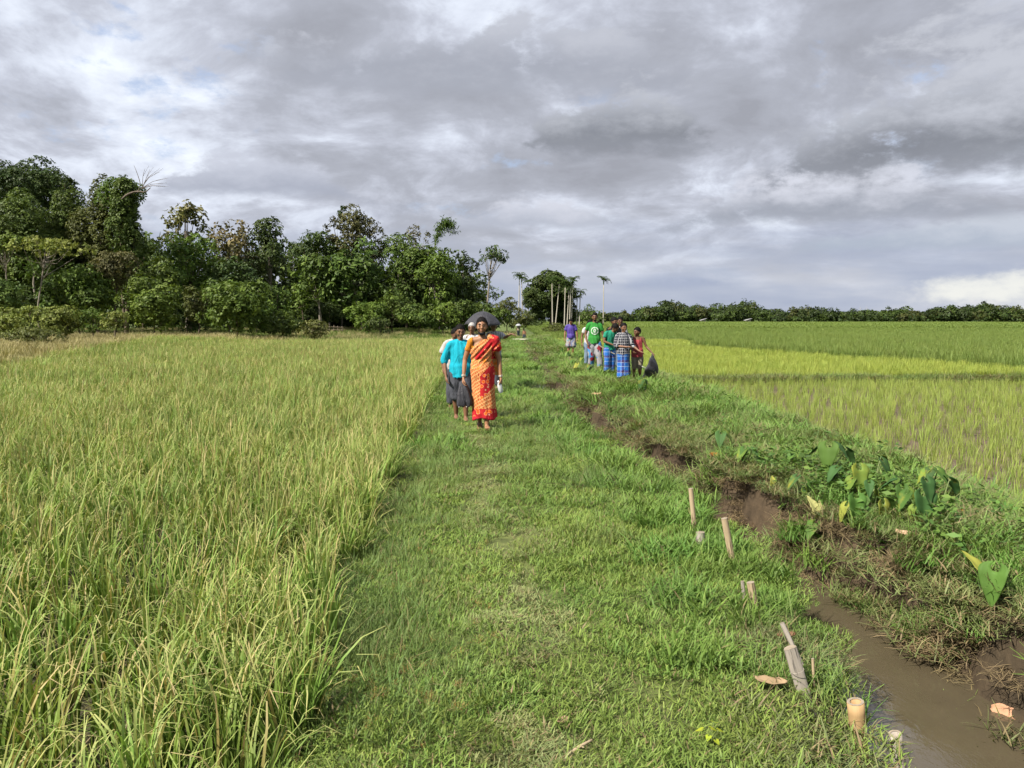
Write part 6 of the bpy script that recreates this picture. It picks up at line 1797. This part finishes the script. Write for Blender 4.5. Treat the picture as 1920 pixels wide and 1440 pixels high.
def taro(label, u, v, specs, s=1.0, group="taro plants on the raised bank"):
    """specs: (azimuth, petiole height, outward lean, blade length, pitch down, colour)"""
    p = hit(u, v); t = empty("taro_plant", (p[0], p[1], float(ground_z(p[0], p[1])) - .01))
    for (az_, hh, out, L, pit, colr) in specs:
        L *= .86; hh *= s; L *= s; out *= s
        d_ = np.array([math.cos(az_), math.sin(az_), 0]); tip = d_ * out + [0, 0, hh]
        mb = MB(); tube(mb, [(0, 0, 0), d_ * out * .35 + [0, 0, hh * .55], tip], [.007 * s, .0055 * s, .0035 * s], 7, sub=3); mb.build("petiole", STEMM, t)
        P, Qq = taro_leaf(L, L * rng.uniform(.62, .78), rng.uniform(.12, .35), rng.uniform(.05, .3))
        M_ = np.array(Matrix.Rotation(az_, 3, 'Z') @ Matrix.Rotation(pit, 3, 'Y'))
        P = P @ M_.T + tip
        cc = {'g': (.075, .150, .030), 'd': (.052, .115, .034), 'l': (.140, .215, .040), 'y': (.29, .31, .06), 'p': (.36, .36, .14)}[colr]
        mb = MB(); mb.add(P, Qq, None, np.broadcast_to(np.array(cc) * rng.uniform(.85, 1.15), (len(P), 3)) * (1 + .12 * np.sin(P[:, :1] * 60)))
        lf = mb.build("leaf", TARO_G if colr in 'gdyp' and rng.random() < .6 else TARO, t)
        lf.modifiers.new("thickness", 'SOLIDIFY').thickness = .0015
        if colr in 'yp': lf["label"] = "yellowing leaf"
    tag(t, label, "taro", group)
    return t
C = -1.57
for q, (u, v, lb) in enumerate(((1575, 930, "leafy taro right below the tall dark one"), (1625, 965, "low green taro right of the heart shaped leaf"), (1665, 935, "green taro behind the yellow folded leaf"), (1705, 985, "low green taro left of the blotched one"), (1590, 915, "upright taro just right of the tall dark one"), (1745, 940, "small taro behind the blotched leaf"), (1500, 940, "small green taro above the pale crumpled leaves"), (1400, 880, "small taro on the muddy edge left of the patch"))):
    taro(lb, u, v, [(-1.57 + rng.uniform(-1.6, 1.6), rng.uniform(.12, .28), .05, rng.uniform(.12, .19), rng.uniform(.6, 1.3), 'gldgl'[(q + z_) % 5]) for z_ in range(3)])
C = -1.57   # azimuth towards the camera
taro("tall dark taro at the top of the patch with drooping broad leaves", 1555, 905, [(C - .6, .34, .08, .27, 1.15, 'g'), (C + .9, .36, .06, .20, .7, 'd'), (2.2, .33, .08, .20, .5, 'd'), (.2, .30, .16, .22, .9, 'd')])
taro("taro with a large upright light green leaf in mid patch", 1605, 945, [(C + .1, .30, .03, .24, 1.25, 'l'), (C - 1.2, .22, .06, .17, 1.0, 'l'), (2.6, .20, .05, .15, .9, 'y')])
taro("taro with a heart shaped green leaf facing the camera low in mid patch", 1600, 985, [(C, .20, .03, .22, 1.30, 'g'), (C - 1.4, .14, .07, .17, 1.1, 'y')])
taro("taro with pale yellow crumpled leaves at the left of the patch", 1535, 985, [(2.0, .16, .02, .18, -.9, 'p'), (1.2, .15, .03, .17, -.8, 'p'), (C + .9, .13, .05, .20, .8, 'p'), (C - .8, .09, .07, .19, .5, 'g')])
taro("taro with a narrow folded yellow leaf right of the heart shaped one", 1648, 985, [(C + .5, .17, .03, .20, 1.4, 'y'), (.3, .20, .06, .16, .8, 'g')])
taro("taro with blue green leaf blotched yellow at the right of the patch", 1725, 990, [(C, .24, .03, .24, 1.30, 'd'), (C + .3, .34, .04, .19, 1.2, 'd'), (C - 1.3, .15, .06, .13, 1.2, 'l')])
taro("rightmost taro of the patch with one dark drooping leaf", 1765, 965, [(.3, .27, .06, .22, .85, 'd')])
taro("taro with soft green leaves between the yellow folded and blotched ones", 1688, 965, [(C - .3, .22, .04, .18, 1.2, 'g'), (C + .9, .20, .06, .17, 1.1, 'l'), (2.6, .26, .06, .17, .6, 'd')])
taro("taro with striped yellow green leaf alone at the lower left of the patch", 1460, 970, [(C + 1.3, .12, .03, .20, -.7, 'l')])
taro("small taro with two low leaves left of the tall dark one", 1490, 880, [(C - .9, .15, .06, .13, .5, 'g'), (C + .3, .12, .04, .10, .9, 'g'), (C + 1.2, .13, .05, .09, .7, 'g')])
taro("tiny blue green taro above the muddy bank", 1428, 910, [(C, .10, .03, .12, .6, 'd')])
taro("tiny taro with two upright yellow folded leaves", 1450, 920, [(1.5, .10, .01, .10, -1.2, 'y'), (1.0, .09, .02, .10, -1.3, 'l')])
taro("taro with light leaf behind the tall dark one", 1640, 915, [(C + .6, .26, .06, .18, .9, 'd'), (.6, .28, .08, .15, .5, 'l')])
taro("yellow green taro at the patch's lower edge", 1490, 1010, [(C - 1.2, .10, .04, .15, .9, 'l'), (.2, .09, .04, .12, .8, 'y')])
taro("hazy blue green taro pair at the far end near the orange leaf", 1352, 855, [(C - .4, .26, .05, .20, .9, 'd'), (C + .9, .28, .05, .18, .8, 'l'), (2.5, .26, .06, .18, .5, 'd')])
taro("taro with big half yellow leaf and one green leaf hanging edge on, near right", 1875, 1130, [(C - 2.6, .16, .10, .19, -.9, 'y'), (C - .9, .22, .10, .24, 1.15, 'g')], .95)
FT = "taro plants around the bank group"
for q, (u, v, lb, cs) in enumerate((
        (1066, 676, "far taro left of the purple shirted man's legs", 'gd'), (1052, 668, "far leafy taro at the left end below the purple man", 'gg'),
        (1075, 690, "far pale yellow taro right of the purple man's legs", 'lg'), (1092, 690, "far green taro between the purple and green shirted men", 'gl'),
        (1083, 700, "far yellow taro in front of the green shirted man", 'py'), (1108, 705, "far leafy clump hiding the green shirted man's shins", 'dg'),
        (1205, 742, "dark upright taro alone on the bank below the kids", 'dd'), (1040, 655, "farthest taro clump up the bank behind the canal", 'gl'))):
    taro(lb, u, v, [(rng.uniform(-3, 0), rng.uniform(.25, .45), .06, rng.uniform(.22, .34), rng.uniform(.5, 1.2), cs[z_ % 2]) for z_ in range(4)], .72, FT)

# seedling with bright leaves near the camera
p = hit(1332, 1395); t = empty("bright_seedling", (p[0], p[1], float(ground_z(p[0], p[1]))))
for q, (ax_, ay_, hz__, L) in enumerate(((-.030, .010, .055, .028), (.018, .025, .075, .030), (.000, .0, .065, .026), (.030, .005, .055, .027), (-.012, -.020, .045, .024), (.012, -.030, .035, .022))):
    P, Qq = taro_leaf(L, L * 1.0, .1, .1)
    a_ = math.atan2(ay_, ax_); M_ = np.array(Matrix.Rotation(a_, 3, 'Z') @ Matrix.Rotation(.35, 3, 'Y'))
    mb = MB(); mb.add(P @ M_.T + [ax_, ay_, hz__], Qq, None, (.30, .36, .03)); mb.build("leaf", TARO_G, t)
    mb = MB(); tube(mb, [(0, 0, 0), (ax_ * .6, ay_ * .6, hz__ * .7), (ax_, ay_, hz__)], [.0012, .001, .0008], 5); mb.build("stem", STEMM, t)
tag(t, "bright yellow green seedling in the near path grass", "seedling")

# broad leaved weeds filling the taro patch and the bank edge
def weed():
    mb = MB(); n_ = 26
    base, a = disc(n_, .05); base[:, 2] = rng.uniform(.02, .12, n_)
    ax = np.stack([np.cos(a), np.sin(a), rng.uniform(-.2, .7, n_)], -1)
    leaf_quads(mb, base, ax, np.tile([[0, 0, 1.0]], (n_, 1)) + rng.normal(0, .4, (n_, 3)), rng.uniform(.025, .06, n_), rng.uniform(.014, .028, n_), pal(n_, (.055, .115, .024), (.12, .20, .04)))
    return mb
p_weed = [proto("weed_tuft", weed(), GRASS) for _ in range(4)]
x = np.concatenate([rng.normal(2.95, .35, 330), rng.uniform(2.3, 4.4, 160)]); y = np.concatenate([rng.normal(6.4, .75, 330), rng.uniform(4.5, 14, 160)])
k = (x > canal_right(y) + .2) & (x < bank_right(y))
x, y = x[k], y[k]
scatter("bank_weeds", p_weed, on_ground(x, y, .01), rng.uniform(0, 6.28, x.size), rng.uniform(.7, 1.5, x.size), "small broad leaved green weeds among the taro on the bank", "weeds")
